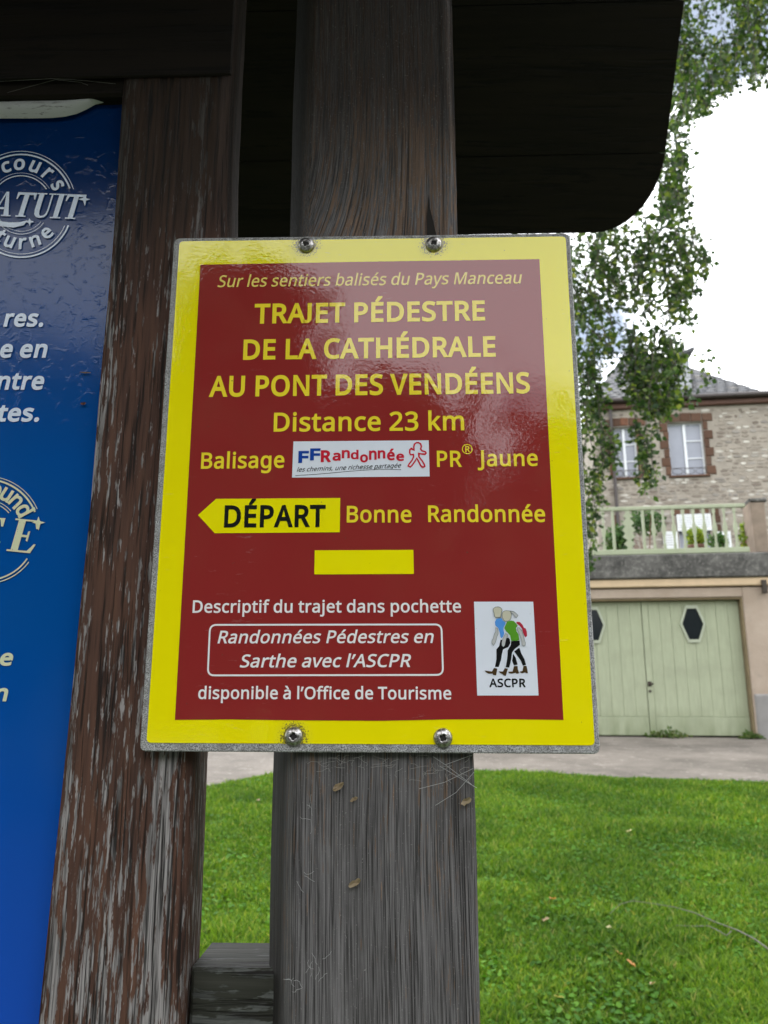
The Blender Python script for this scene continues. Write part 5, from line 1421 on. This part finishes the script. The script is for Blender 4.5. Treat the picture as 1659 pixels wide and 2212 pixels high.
# walking club logo
def L5(X, Y): return (995.4 + .12 * X, 1268.2 + .12 * Y)
flat('logo_panel', [L5(236, 264), L5(1302, 264), L5(1398, 1952), L5(294, 1952)], white_f, 2)
put_text('ASCPR', L5(512, 1802), L5(1170, 1802), 18.5, black_f, layer=3, offset=.034)
skin_l = film('ivory_print', (.62, .60, .46), rough=.1); grey_l = film('grey_print', (.55, .56, .55), rough=.1)
sky_l = film('light_blue_print', (.10, .33, .80), rough=.1); green_l = film('green_print', (.11, .34, .03), rough=.1)
boot_l = film('boot_brown_print', (.075, .045, .020), rough=.1); rose_l = film('rucksack_red_print', (.48, .03, .06), rough=.1)
line_l = film('outline_grey_print', (.12, .14, .13), rough=.1)
head1 = [(580, 400), (595, 380), (625, 362), (665, 357), (700, 365), (730, 392), (742, 418), (728, 460), (720, 520), (712, 548), (620, 548), (605, 528), (595, 470), (583, 430)]
head2 = [(740, 500), (748, 460), (775, 434), (820, 425), (880, 434), (900, 460), (910, 500), (902, 550), (880, 600), (840, 618), (790, 618), (765, 590), (745, 550)]
tail = [(880, 433), (945, 440), (985, 470), (1028, 512), (995, 555), (965, 530), (935, 482), (905, 470)]
arm1 = [(625, 730), (655, 740), (668, 790), (668, 850), (645, 900), (632, 960), (610, 1020), (585, 1052), (560, 1020), (556, 970), (580, 930), (600, 850), (625, 800)]
arm2 = [(800, 835), (845, 865), (840, 890), (815, 920), (805, 980), (790, 1050), (765, 1080), (738, 1060), (732, 1000), (745, 950), (765, 900)]
arm3 = [(1015, 730), (1050, 735), (1100, 790), (1120, 860), (1140, 950), (1162, 1010), (1155, 1055), (1125, 1065), (1098, 1040), (1090, 960), (1062, 880), (1030, 800), (1008, 770)]
body1 = [(640, 575), (690, 562), (735, 565), (750, 600), (805, 640), (800, 670), (770, 720), (765, 770), (780, 830), (760, 890), (735, 922), (712, 900), (700, 820), (672, 740), (620, 690), (612, 630)]
body2 = [(830, 625), (900, 605), (950, 612), (1000, 665), (1020, 700), (990, 740), (1000, 800), (1035, 850), (1052, 950), (1000, 968), (905, 970), (880, 880), (820, 810), (780, 740), (800, 690)]
sack = [(1000, 625), (1060, 630), (1110, 680), (1135, 735), (1165, 745), (1185, 800), (1192, 880), (1160, 908), (1120, 830), (1100, 750), (1050, 690), (1000, 655)]
leg1 = [(715, 948), (760, 960), (850, 905), (880, 940), (890, 1010), (850, 1080), (760, 1120), (740, 1200), (720, 1320), (680, 1440), (615, 1435), (640, 1300), (640, 1120), (690, 1060)]
leg2 = [(905, 978), (1055, 965), (1062, 1040), (960, 1120), (920, 1180), (905, 1300), (870, 1450), (800, 1440), (830, 1280), (835, 1140), (890, 1060)]
leg3 = [(940, 1200), (985, 1270), (1020, 1395), (955, 1408), (922, 1330)]
leg4 = [(960, 1155), (1050, 1090), (1090, 1200), (1145, 1300), (1172, 1400), (1115, 1415), (1075, 1320), (1000, 1215)]
boots = [[(425, 1502), (560, 1520), (595, 1455), (655, 1468), (645, 1530), (632, 1590), (580, 1582), (570, 1560), (500, 1560), (450, 1532)],
         [(680, 1518), (755, 1520), (790, 1460), (845, 1470), (825, 1540), (808, 1600), (770, 1590), (750, 1565), (705, 1548)],
         [(850, 1525), (930, 1520), (955, 1425), (1020, 1420), (1025, 1480), (1048, 1550), (1000, 1560), (985, 1540), (920, 1558), (865, 1550)],
         [(1050, 1525), (1110, 1510), (1125, 1420), (1180, 1418), (1195, 1480), (1205, 1550), (1170, 1550), (1155, 1535), (1100, 1552)]]
q5 = lambda pl: [L5(*p) for p in pl]
flat('walker_trousers', [q5(leg1), q5(leg3), q5(leg4)], black_f, 3)
flat('walker_trousers', [q5(leg2)], black_f, 3.6)
flat('walker_shirt', q5(body1), sky_l, 3.3); flat('walker_shirt', q5(body2), green_l, 3.9); flat('rucksack', q5(sack), rose_l, 3)
for h_ in (head1, head2): flat('walker_head', q5(h_), skin_l, 4.2); stroke('head_outline', q5(h_), .9, line_l, 4.8, closed=True)
for h_ in (tail, arm1, arm2, arm3): flat('walker_arm', q5(h_), grey_l, 4.2); stroke('arm_outline', q5(h_), .7, line_l, 4.8, closed=True)
stroke('white_outline', q5([(880, 880), (895, 960), (890, 1040), (835, 1140), (825, 1290), (800, 1440)]), 1.3, white_f, 5.1)
stroke('white_outline', q5([(820, 810), (880, 880)]), 1.3, white_f, 5.1)
for bt in boots: flat('walker_boot', q5(bt), boot_l, 3.3)

# screws: domed heads with a star recess
m = NT('stainless_screw'); n = m.noise(m.obj(), 700, 4, .7)
m.base(m.mix(m.ramp(n, [(.42, 0), (.62, 1)]), (.22, .20, .18), (.62, .61, .60))); m.p(Metallic=.9, Roughness=.30); m.bump(n, .0001); steel = m.m
recess_mat = plain('screw_recess', (.03, .027, .024), .7, .3, vary=.5, scale=900)
def screw(u, z, rot, grime=0):
    Rr = .0057; Hh = .0036; NA, NR = 60, 16; dc = DS - .0001
    # move the dome so that it shows where the photograph has it
    cz = z; cu = u
    V = []; F = []; mi = []
    for i in range(NR + 1):
        r_ = i / NR
        for j in range(NA):
            a = 2 * math.pi * j / NA
            h = Hh * math.sqrt(max(0, 1 - (r_ * .985) ** 2)) * .95 + .0002
            lobes = (.30 + .13 * (abs(math.cos((a + rot) * 2)) ** 1.6))
            if r_ < lobes: h = h - .0017
            if i == NR: h = 0
            V.append(SB.w(cu + Rr * r_ * math.cos(a), dc - h, cz + Rr * r_ * math.sin(a)))
    for i in range(NR):
        for j in range(NA):
            k = (j + 1) % NA; F.append((i * NA + j, i * NA + k, (i + 1) * NA + k, (i + 1) * NA + j))
            a = 2 * math.pi * (j + .5) / NA
            mi.append(1 if (i + .9) / NR < (.30 + .13 * (abs(math.cos((a + rot) * 2)) ** 1.6)) else 0)
    b = MB(); b.v = [tuple(v) for v in V]; b.f = F; b.mi = mi
    o = b.build('screw', [steel, recess_mat], sign, smooth=True)
    o.data.polygons.foreach_set('use_smooth', [k == 0 for k in mi][:len(o.data.polygons)])
for i, (s_, rot) in enumerate(zip(screws_px, (.3, .9, .1, .4))):
    u, z = SX(*s_, DS - .0015)
    screw(u, z, rot)

# ================================================================== BLUE POSTER
DPo = DT + .012
m = NT('blue_poster_print'); v = m.obj()
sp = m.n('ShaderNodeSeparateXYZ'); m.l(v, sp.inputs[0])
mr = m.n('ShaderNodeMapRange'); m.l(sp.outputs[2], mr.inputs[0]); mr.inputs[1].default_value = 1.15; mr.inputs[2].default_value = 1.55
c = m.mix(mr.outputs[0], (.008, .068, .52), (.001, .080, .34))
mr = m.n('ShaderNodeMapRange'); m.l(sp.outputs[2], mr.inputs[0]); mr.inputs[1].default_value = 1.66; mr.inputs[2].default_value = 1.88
c = m.mix(mr.outputs[0], c, (.001, .026, .12))  # navy top: printed gradient together with roof shade put into the colour
m.base(c); m.p(Roughness=.12, Specular_IOR_Level=.30)
wr = m.noise(m.obj((1, 1, 1)), 120, 3, .6, 1.0); zone = m.n('ShaderNodeMapRange'); m.l(sp.outputs[2], zone.inputs[0])
zone.inputs[1].default_value = 1.64; zone.inputs[2].default_value = 1.74; 
wh = m.math('MULTIPLY', m.ramp(wr, [(.55, 0), (.72, 1)]), zone.outputs[0])
h = m.math('ADD', m.math('MULTIPLY', wh, .30), m.math('MULTIPLY', m.noise(v, 14, 2), 1.6))
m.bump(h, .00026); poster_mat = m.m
def ptext(name, col): 
    m = NT(name); v = m.obj(); n = m.noise(v, 700, 3, .7)
    m.base(m.mix(m.ramp(n, [(.28, .8), (.36, 0)]), col, (.02, .07, .25))); m.p(Roughness=.2); m.bump(m.noise(v, 14, 2), .0004); return m.m
pwhite = ptext('poster_white_lettering', (.72, .80, .94)); pcream = ptext('poster_cream_lettering', (.72, .74, .50))
PORG = SB.w(-.4, DPo, 0)
poster = empty('blue_poster', SB.w(-.45, DPo, 0), 'glossy blue poster of a night walk in the notice board, its top edge peeling', 'poster')
zt_ = SX(200, 211, DPo)[1]
b = MB()
xs2 = lin(sR(1.4) - .94, sL(1.6) + .006, 30); zs2 = lin(.93, zt_ - .004, 40)
for j in range(len(zs2)):
    for i in range(len(xs2)):
        b.v.append(tuple(SB.w(xs2[i], DPo + .0006 * noise.noise((xs2[i] * 14, zs2[j] * 14, 0)), zs2[j])))
nx = len(xs2)
for j in range(len(zs2) - 1):
    for i in range(nx - 1): b.f.append((j * nx + i, j * nx + i + 1, (j + 1) * nx + i + 1, (j + 1) * nx + i)); b.mi.append(0)
b.build('sheet', poster_mat, poster, smooth=True)
# peeled strip: white back of the film rolled over at the top
b = MB(); xs3 = lin(-.9, 0, 10)
pp = [(-200, 250), (-60, 256), (0, 254), (60, 254), (110, 253), (140, 250), (165, 244), (185, 235), (205, 224), (225, 218), (250, 215), (263, 215)]
NS = 8
for px_, py_ in pp:
    u, zb_ = SX(px_, py_, DPo - .004); zt2 = SX(px_, 213 - (px_ / 263) * 0 + (0 if px_ > 0 else 2), DPo)[1]
    for k in range(NS):
        t = k / (NS - 1)
        b.v.append(tuple(SB.w(u, DPo - .0012 - .006 * math.sin(math.pi * min(1, t * .9)) * min(1, (zt2 - zb_) / .008), zt2 + (zb_ - zt2) * t)))
for i in range(len(pp) - 1):
    for k in range(NS - 1): b.f.append((i * NS + k, i * NS + k + 1, (i + 1) * NS + k + 1, (i + 1) * NS + k)); b.mi.append(0)
m = NT('film_backing'); v = m.obj((12, 12, 60)); n = m.noise(v, 8, 4, .7)
m.base(m.mix(m.ramp(n, [(.56, 0), (.66, .8)]), (.50, .51, .50), (.12, .11, .10))); m.p(Roughness=.5)
b.build('peeled_edge', m.m, poster, smooth=True, fix=False)

dT = DPo - .0008
def ptxt(body, pxR, base, xh, mat, shear=.12, off=.05):
    V, F = text_mesh(body, off, 0, .96)
    cap = xh * 1.36
    k = cap / (CAP + off); wpx = (V[:, 0].max() - V[:, 0].min() + shear * CAP) * k * .98
    put_text(body, (pxR - wpx, base), (pxR, base), cap, mat, 1, off, shear, poster, dT)
ptxt('res.', 93, 706, 27, pwhite); ptxt('e en', 101, 773, 28, pwhite); ptxt('ntre', 94, 842, 28, pwhite); ptxt('tes.', 84, 911, 28, pwhite)
ptxt('e', 27, 1438, 26, pcream); ptxt('n', 16, 1515, 27, pcream)

GL = {  # heavy serif capitals, drawn as strokes on a unit height
 'T': (.86, [[(0, .90), (.86, .90), (.86, 1), (0, 1)], [(0, .72), (.05, .72), (.12, .90), (0, .90)], [(.81, .72), (.86, .72), (.86, .90), (.74, .90)], [(.32, .05), (.54, .05), (.54, .90), (.32, .90)], [(.20, 0), (.66, 0), (.66, .05), (.20, .05)]]),
 'I': (.46, [[(.12, .05), (.34, .05), (.34, .95), (.12, .95)], [(0, 0), (.46, 0), (.46, .05), (0, .05)], [(0, .95), (.46, .95), (.46, 1), (0, 1)]]),
 'U': (.86, [[(.10, .30), (.32, .30), (.32, .95), (.10, .95)], [(0, .95), (.44, .95), (.44, 1), (0, 1)], [(.66, .30), (.73, .30), (.73, .95), (.66, .95)], [(.54, .95), (.86, .95), (.86, 1), (.54, 1)],
                   [(.10, .30), (.13, .13), (.24, .02), (.42, -.02), (.42, .07), (.35, .13), (.32, .30)], [(.42, -.02), (.60, .02), (.70, .12), (.73, .30), (.66, .30), (.62, .16), (.53, .08), (.42, .07)]]),
 'A': (.94, [[(.60, .05), (.84, .05), (.54, 1), (.42, 1)], [(.10, .05), (.18, .05), (.44, .86), (.42, 1)], [(.24, .28), (.64, .28), (.62, .36), (.27, .36)], [(0, 0), (.28, 0), (.28, .05), (0, .05)], [(.50, 0), (.94, 0), (.94, .05), (.50, .05)]]),
 'E': (.84, [[(.12, .05), (.34, .05), (.34, .95), (.12, .95)], [(0, 0), (.74, 0), (.84, .28), (.78, .28), (.62, .06), (0, .05)], [(0, .95), (.64, .95), (.72, .74), (.78, .74), (.78, 1), (0, 1)], [(.34, .46), (.50, .46), (.50, .53), (.34, .53)], [(.50, .36), (.56, .34), (.56, .66), (.50, .64)]]),
}
def serif(word, p0, p1, cap, mat, shear=.18, gap=.10, layer=1.5):
    tot = sum(GL[c_][0] for c_ in word) + gap * (len(word) - 1)
    a = Vector(SX(*p0, dT)); c2 = Vector(SX(*p1, dT)); H = SX(p0[0], p0[1] - cap, dT)[1] - a.y
    ex = (c2 - a) / tot; x = 0; polys = []
    for k, ch in enumerate(word):
        w_, pl = GL[ch]
        for pg in pl:
            polys.append([(a.x + ex.x * (x + X) + shear * Y * H, a.y + ex.y * (x + X) + Y * H) for X, Y in pg])
        x += w_ + gap
    flat('lettering', polys, mat, layer, poster, dT, px=False)
serif('ATUIT', (-22, 466), (172, 474), 52, pwhite, gap=.02)
put_text('GR', (-110, 462), (-28, 464), 50, pwhite, 1.5, .05, .18, poster, dT)
serif('E', (14, 1190), (72, 1196), 70, pcream)
serif('E', (-62, 1187), (-4, 1190), 70, pcream)
put_text('FR', (-190, 1184), (-76, 1187), 68, pcream, 1.5, .05, .18, poster, dT)
def arc_pts(cx, cy, r, a0, a1, n=28): return [(cx + r * math.cos(R(a)), cy - r * math.sin(R(a))) for a in np.linspace(a0, a1, n)]
def arc(cx, cy, r, a0, a1, w, mat): stroke('ring', arc_pts(cx, cy, r, a0, a1), w, mat, 1.2, poster, d0=dT)
cx, cy = 46, 446
arc(cx, cy, 119, 18, 178, 1.6, pwhite); arc(cx, cy, 112, 20, 178, 4.2, pwhite); arc(cx, cy, 72, 32, 176, 1.0, pwhite); arc(cx, cy, 66, 34, 176, 2.6, pwhite)
arc(cx, cy, 110, -178, -22, 4.0, pwhite); arc(cx, cy, 103, -178, -24, 1.4, pwhite); arc(cx, cy, 60, -176, -36, 1.6, pwhite); arc(cx, cy, 54, -176, -38, 1.0, pwhite)
flat('smile', [(0, 478), (20, 481), (45, 480), (60, 476), (52, 487), (30, 492), (0, 489)], pwhite, 1.5, poster, dT)
flat('sparkle', [(183, 421), (187, 429), (196, 431), (187, 434), (184, 446), (180, 434), (168, 431), (180, 428)], pwhite, 2.2, poster, dT)
flat('sparkle', [(64, 472), (67, 477), (75, 480), (67, 482), (65, 489), (62, 482), (52, 480), (62, 477)], pwhite, 2.2, poster, dT)
def letter_at(ch, px_, py_, ang, cap, mat, serifs=True):
    V, F = text_mesh(ch, .045)
    x0 = .5 * (V[:, 0].min() + V[:, 0].max()); ymid = .5 * CAP * .72
    c_ = SX(px_, py_, dT); k = cap / 1725 * dT / CAP; ca, sa = math.cos(ang), math.sin(ang)
    b = MB(); b.add([SB.w(c_[0] + ((x - x0) * ca * .95 - (y - ymid) * sa) * k, dT - LAY * 1.5, c_[1] + ((x - x0) * .95 * sa + (y - ymid) * ca) * k) for x, y in V], F)
    o = b.build('lettering', mat, poster, fix=False)
    bm = bmesh.new(); bm.from_mesh(o.data)
    for f in bm.faces:
        f.normal_update()
        if f.normal.dot(-SB.n) < 0: f.normal_flip()
    bm.to_mesh(o.data); bm.free()
for ch, deg in zip('Parcours', (172, 150, 130, 111, 92.5, 71, 51, 30)):
    a = R(deg - 6 * 0); letter_at(ch, cx + 90 * math.cos(a), cy - 90 * math.sin(a), a - math.pi / 2, 38, pwhite)
for ch, deg in zip('nocturne', (-178, -158, -140, -125, -108, -88, -68, -46)):
    a = R(deg); letter_at(ch, cx + 81 * math.cos(a), cy - 81 * math.sin(a), a + math.pi / 2, 36, pwhite)
cx, cy = -28, 1148
arc(cx, cy, 119, 24, 120, 1.6, pcream); arc(cx, cy, 112, 22, 120, 4.0, pcream); arc(cx, cy, 68, 40, 120, 1.4, pcream); arc(cx, cy, 62, 40, 120, 2.0, pcream)
arc(cx, cy, 112, -100, -36, 2.2, pcream); arc(cx, cy, 105, -100, -34, 3.4, pcream)
for ch, deg in zip('ound', (78, 62, 46, 30)):
    a = R(deg); letter_at(ch, cx + 89 * math.cos(a), cy - 89 * math.sin(a), a - math.pi / 2, 36, pcream)
flat('sparkle', [(84, 1116), (87, 1126), (99, 1129), (88, 1132), (84, 1146), (80, 1132), (70, 1129), (80, 1126)], pcream, 2.2, poster, dT)

# ================================================================== SMALL THINGS
dry_leaf = leafmat('dry_leaf', [(0, (.24, .13, .07)), (.5, (.32, .20, .11)), (1, (.42, .32, .20))], trans=.2)
orange_leaf = leafmat('orange_leaf', [(0, (.42, .16, .04)), (1, (.50, .22, .06))], trans=.2)
cream_leaf = leafmat('yellow_leaf', [(0, (.55, .45, .20)), (1, (.60, .52, .28))], trans=.2)
def leaf_obj(name, c_, size, mat, label, cat, group, axes):
    """curled little leaf: 10-point outline, cupped"""
    ex, ey, ez = axes
    V = [c_ + ez * size * .05]; n = 12
    for i in range(n):
        a = 2 * math.pi * i / n; r_ = size * .5 * (.62 + .38 * abs(math.cos(a))) * random.uniform(.75, 1.1)
        V.append(c_ + ex * r_ * math.cos(a) + ey * r_ * math.sin(a) * .72 + ez * size * random.uniform(.06, .30))
    b = MB(); b.add(V, [(0, i + 1, (i + 1) % n + 1) for i in range(n)])
    o = b.build(name, mat, None, c_); return tag(o, label, cat, group)
for (px_, py_), sz_, mt, lb in [((1359, 1799), .07, cream_leaf, 'pale yellow fallen leaf on the upper lawn right of the sign post'),
                               ((1194, 1946), .06, orange_leaf, 'orange fallen leaf on the lawn left of the thin branch'),
                               ((1364, 2088), .06, orange_leaf, 'orange fallen leaf on the lawn below the thin branch'),
                               ((1338, 2064), .045, orange_leaf, 'small orange leaf lying just above a bigger one below the branch'),
                               ((1180, 1992), .05, dry_leaf, 'dull brown leaf on the lawn close to the grey post'),
                               ((1207, 2159), .05, cream_leaf, 'whitish leaf scrap near the bottom edge of the lawn'),
                               ((1316, 2007), .04, cream_leaf, 'tiny cream leaf just below the left end of the branch'),
                               ((1410, 2132), .06, dry_leaf, 'curled brown leaf near the bottom of the lawn'),
                               ((1499, 1823), .03, cream_leaf, 'tiny pale leaf on the lawn right of the pale yellow leaf'),
                               ((557, 1731), .05, dry_leaf, 'light brown leaf on the grass seen between stile and post')]:
    p = on_ground(px_, py_, .035); p.z = ground_z(p.x, p.y) + .04
    a = random.uniform(0, 6)
    leaf_obj('fallen_leaf', p, sz_, mt, lb, 'leaf', 'fallen leaves on the lawn', (Vector((math.cos(a), math.sin(a), .2)), Vector((-math.sin(a), math.cos(a), .3)), Vector((0, 0, 1))))
for (px_, py_), sz_, lb in [((731, 1699), .009, 'brown leaf fragment caught on the post just below the sign'),
                            ((765, 1725), .005, 'tiny brown speck of leaf below the larger fragment on the post'),
                            ((767, 1906), .0078, 'curled tan leaf fragment stuck half way down the post'),
                            ((1007, 1730), .0075, 'pale bark chip stuck near the right edge of the post')]:
    u, z = SX(px_, py_, DP)
    leaf_obj('leaf_fragment', SB.w(u, DP - .0012, z), sz_, dry_leaf, lb, 'leaf fragment', 'leaf bits on the centre post', (SB.a * .9 + Vector((0, 0, .4)), Vector((0, 0, 1)), -SB.n))
# small seed wing and bud on the poster
u, z = SX(182, 874, DPo); leaf_obj('bud_scale', SB.w(u, DPo - .0015, z), .0045, plain('bud_brown', (.10, .035, .02), .6), 'dark brown bud scale stuck on the blue poster', 'bud scale', None, (SB.a, Vector((0, 0, 1)), -SB.n))
u, z = SX(186, 807, DPo); b = MB(); b.tube([SB.w(u - .004, DPo - .0014, z + .0006), SB.w(u, DPo - .002, z - .0002), SB.w(u + .004, DPo - .0014, z)], [.0002, .0006, .0002], 5)
tag(b.build('seed_wing', dry_leaf, None, SB.w(u, DPo - .001, z)), 'thin pale seed wing stuck on the blue poster above the bud scale', 'seed')

# thin branch lying on the lawn
def L8(X, Y): return (829.5 + .5 * X, 1659 + .5 * Y)
branch_mat = plain('dead_branch_bark', (.11, .105, .085), .85, vary=.3, scale=50)
mainp = [(975, 630), (1020, 588), (1075, 574), (1150, 584), (1250, 600), (1340, 625), (1430, 665), (1530, 702), (1600, 738), (1700, 810), (1800, 870)]
side_p = [(1260, 680), (1330, 684), (1400, 682), (1440, 700), (1480, 724)]
def gp(pl, lift):
    out = []
    for q in pl:
        p = on_ground(*L8(*q), lift); out.append(p)
    return out
br = empty('fallen_branch', gp(mainp, .05)[4], 'thin grey dead branch lying across the lawn at the right', 'branch')
b = MB(); M_ = gp(mainp, .055); b.tube(M_, [.001, .0015, .002, .002, .0025, .003, .003, .0035, .004, .0045, .0045], 7); b.build('stem', branch_mat, br)
b = MB(); M_ = gp(side_p, .05); b.tube(M_ + [gp([(1500, 705)], .055)[0]], .003, 6); b.build('side_twig', branch_mat, br)

# cobwebs under the sign and on the post
web_mat = plain('cobweb_silk', (.36, .36, .35), .7)
web_mat2 = plain('dusty_silk', (.30, .29, .27), .9)
def web(name, strands_, label, r=.00011, mt=web_mat):
    b = MB()
    for st_ in strands_:
        b.tube([SB.w(*SX(x, y, d)[:1], d, SX(x, y, d)[1]) for x, y, d in st_], r, 4, caps=False)
    o0 = Vector(b.v[0]); o = b.build(name, mt, None, o0, fix=False); return tag(o, label, 'cobweb', 'cobwebs')
S_ = []
for i in range(46):
    x = random.uniform(690, 1020); y = random.uniform(1634, 1668 if x < 900 else 1690)
    n = random.randint(3, 6); d = DP - random.uniform(.0008, .004); pts = []
    a = random.uniform(0, 6.28); 
    for k in range(n):
        pts.append((x, y, d)); a += random.uniform(-.9, .9); x += math.cos(a) * random.uniform(4, 16); y += math.sin(a) * random.uniform(3, 9); y = max(y, 1632)
    S_.append(pts)
web('cobweb', S_, 'dusty cobweb tangle on the post right under the lower edge of the sign', .00009, web_mat2)
web('cobweb', [[(935, 1634, DP - .003), (962, 1652, DP - .003), (1018, 1694, DP - .001)], [(962, 1652, DP - .003), (1025, 1629, DP - .002)], [(905, 1704, DP - .002), (960, 1690, DP - .003), (1022, 1660, DP - .001)],
               [(940, 1740, DP - .002), (985, 1712, DP - .002), (1024, 1668, DP - .001)], [(950, 1655, DP - .003), (1030, 1702, DP - .001)]], 'pale straw like threads hanging from the sign at the right side of the post', .00014)
S_ = []
for cx_, cy_, n in ((690, 2080, 7), (640, 2130, 4), (660, 1760, 4), (652, 1900, 3)):
    for i in range(n):
        x, y = cx_ + random.gauss(0, 10), cy_ + random.gauss(0, 16); a = random.uniform(0, 6.28); pts = []
        for k in range(5):
            pts.append((x, y, DP - random.uniform(.0006, .0018))); a += random.uniform(-1, 1); x += math.cos(a) * 6; y += math.sin(a) * 8
        S_.append(pts)
web('cobweb', S_, 'scattered bits of silk and dust along the left edge of the lower post', .00010, web_mat)
web('cobweb', [[(16, 230 - 30, DT - .001), (120, 172, DT - .003), (175, 178, DT - .002), (190, 184, DT - .001)], [(0, 176, DT - .002), (110, 170, DT - .003), (160, 172, DT - .002), (250, 181, DT - .001)]],
    'two faint threads across the dark top rail above the poster', .00008, web_mat2)
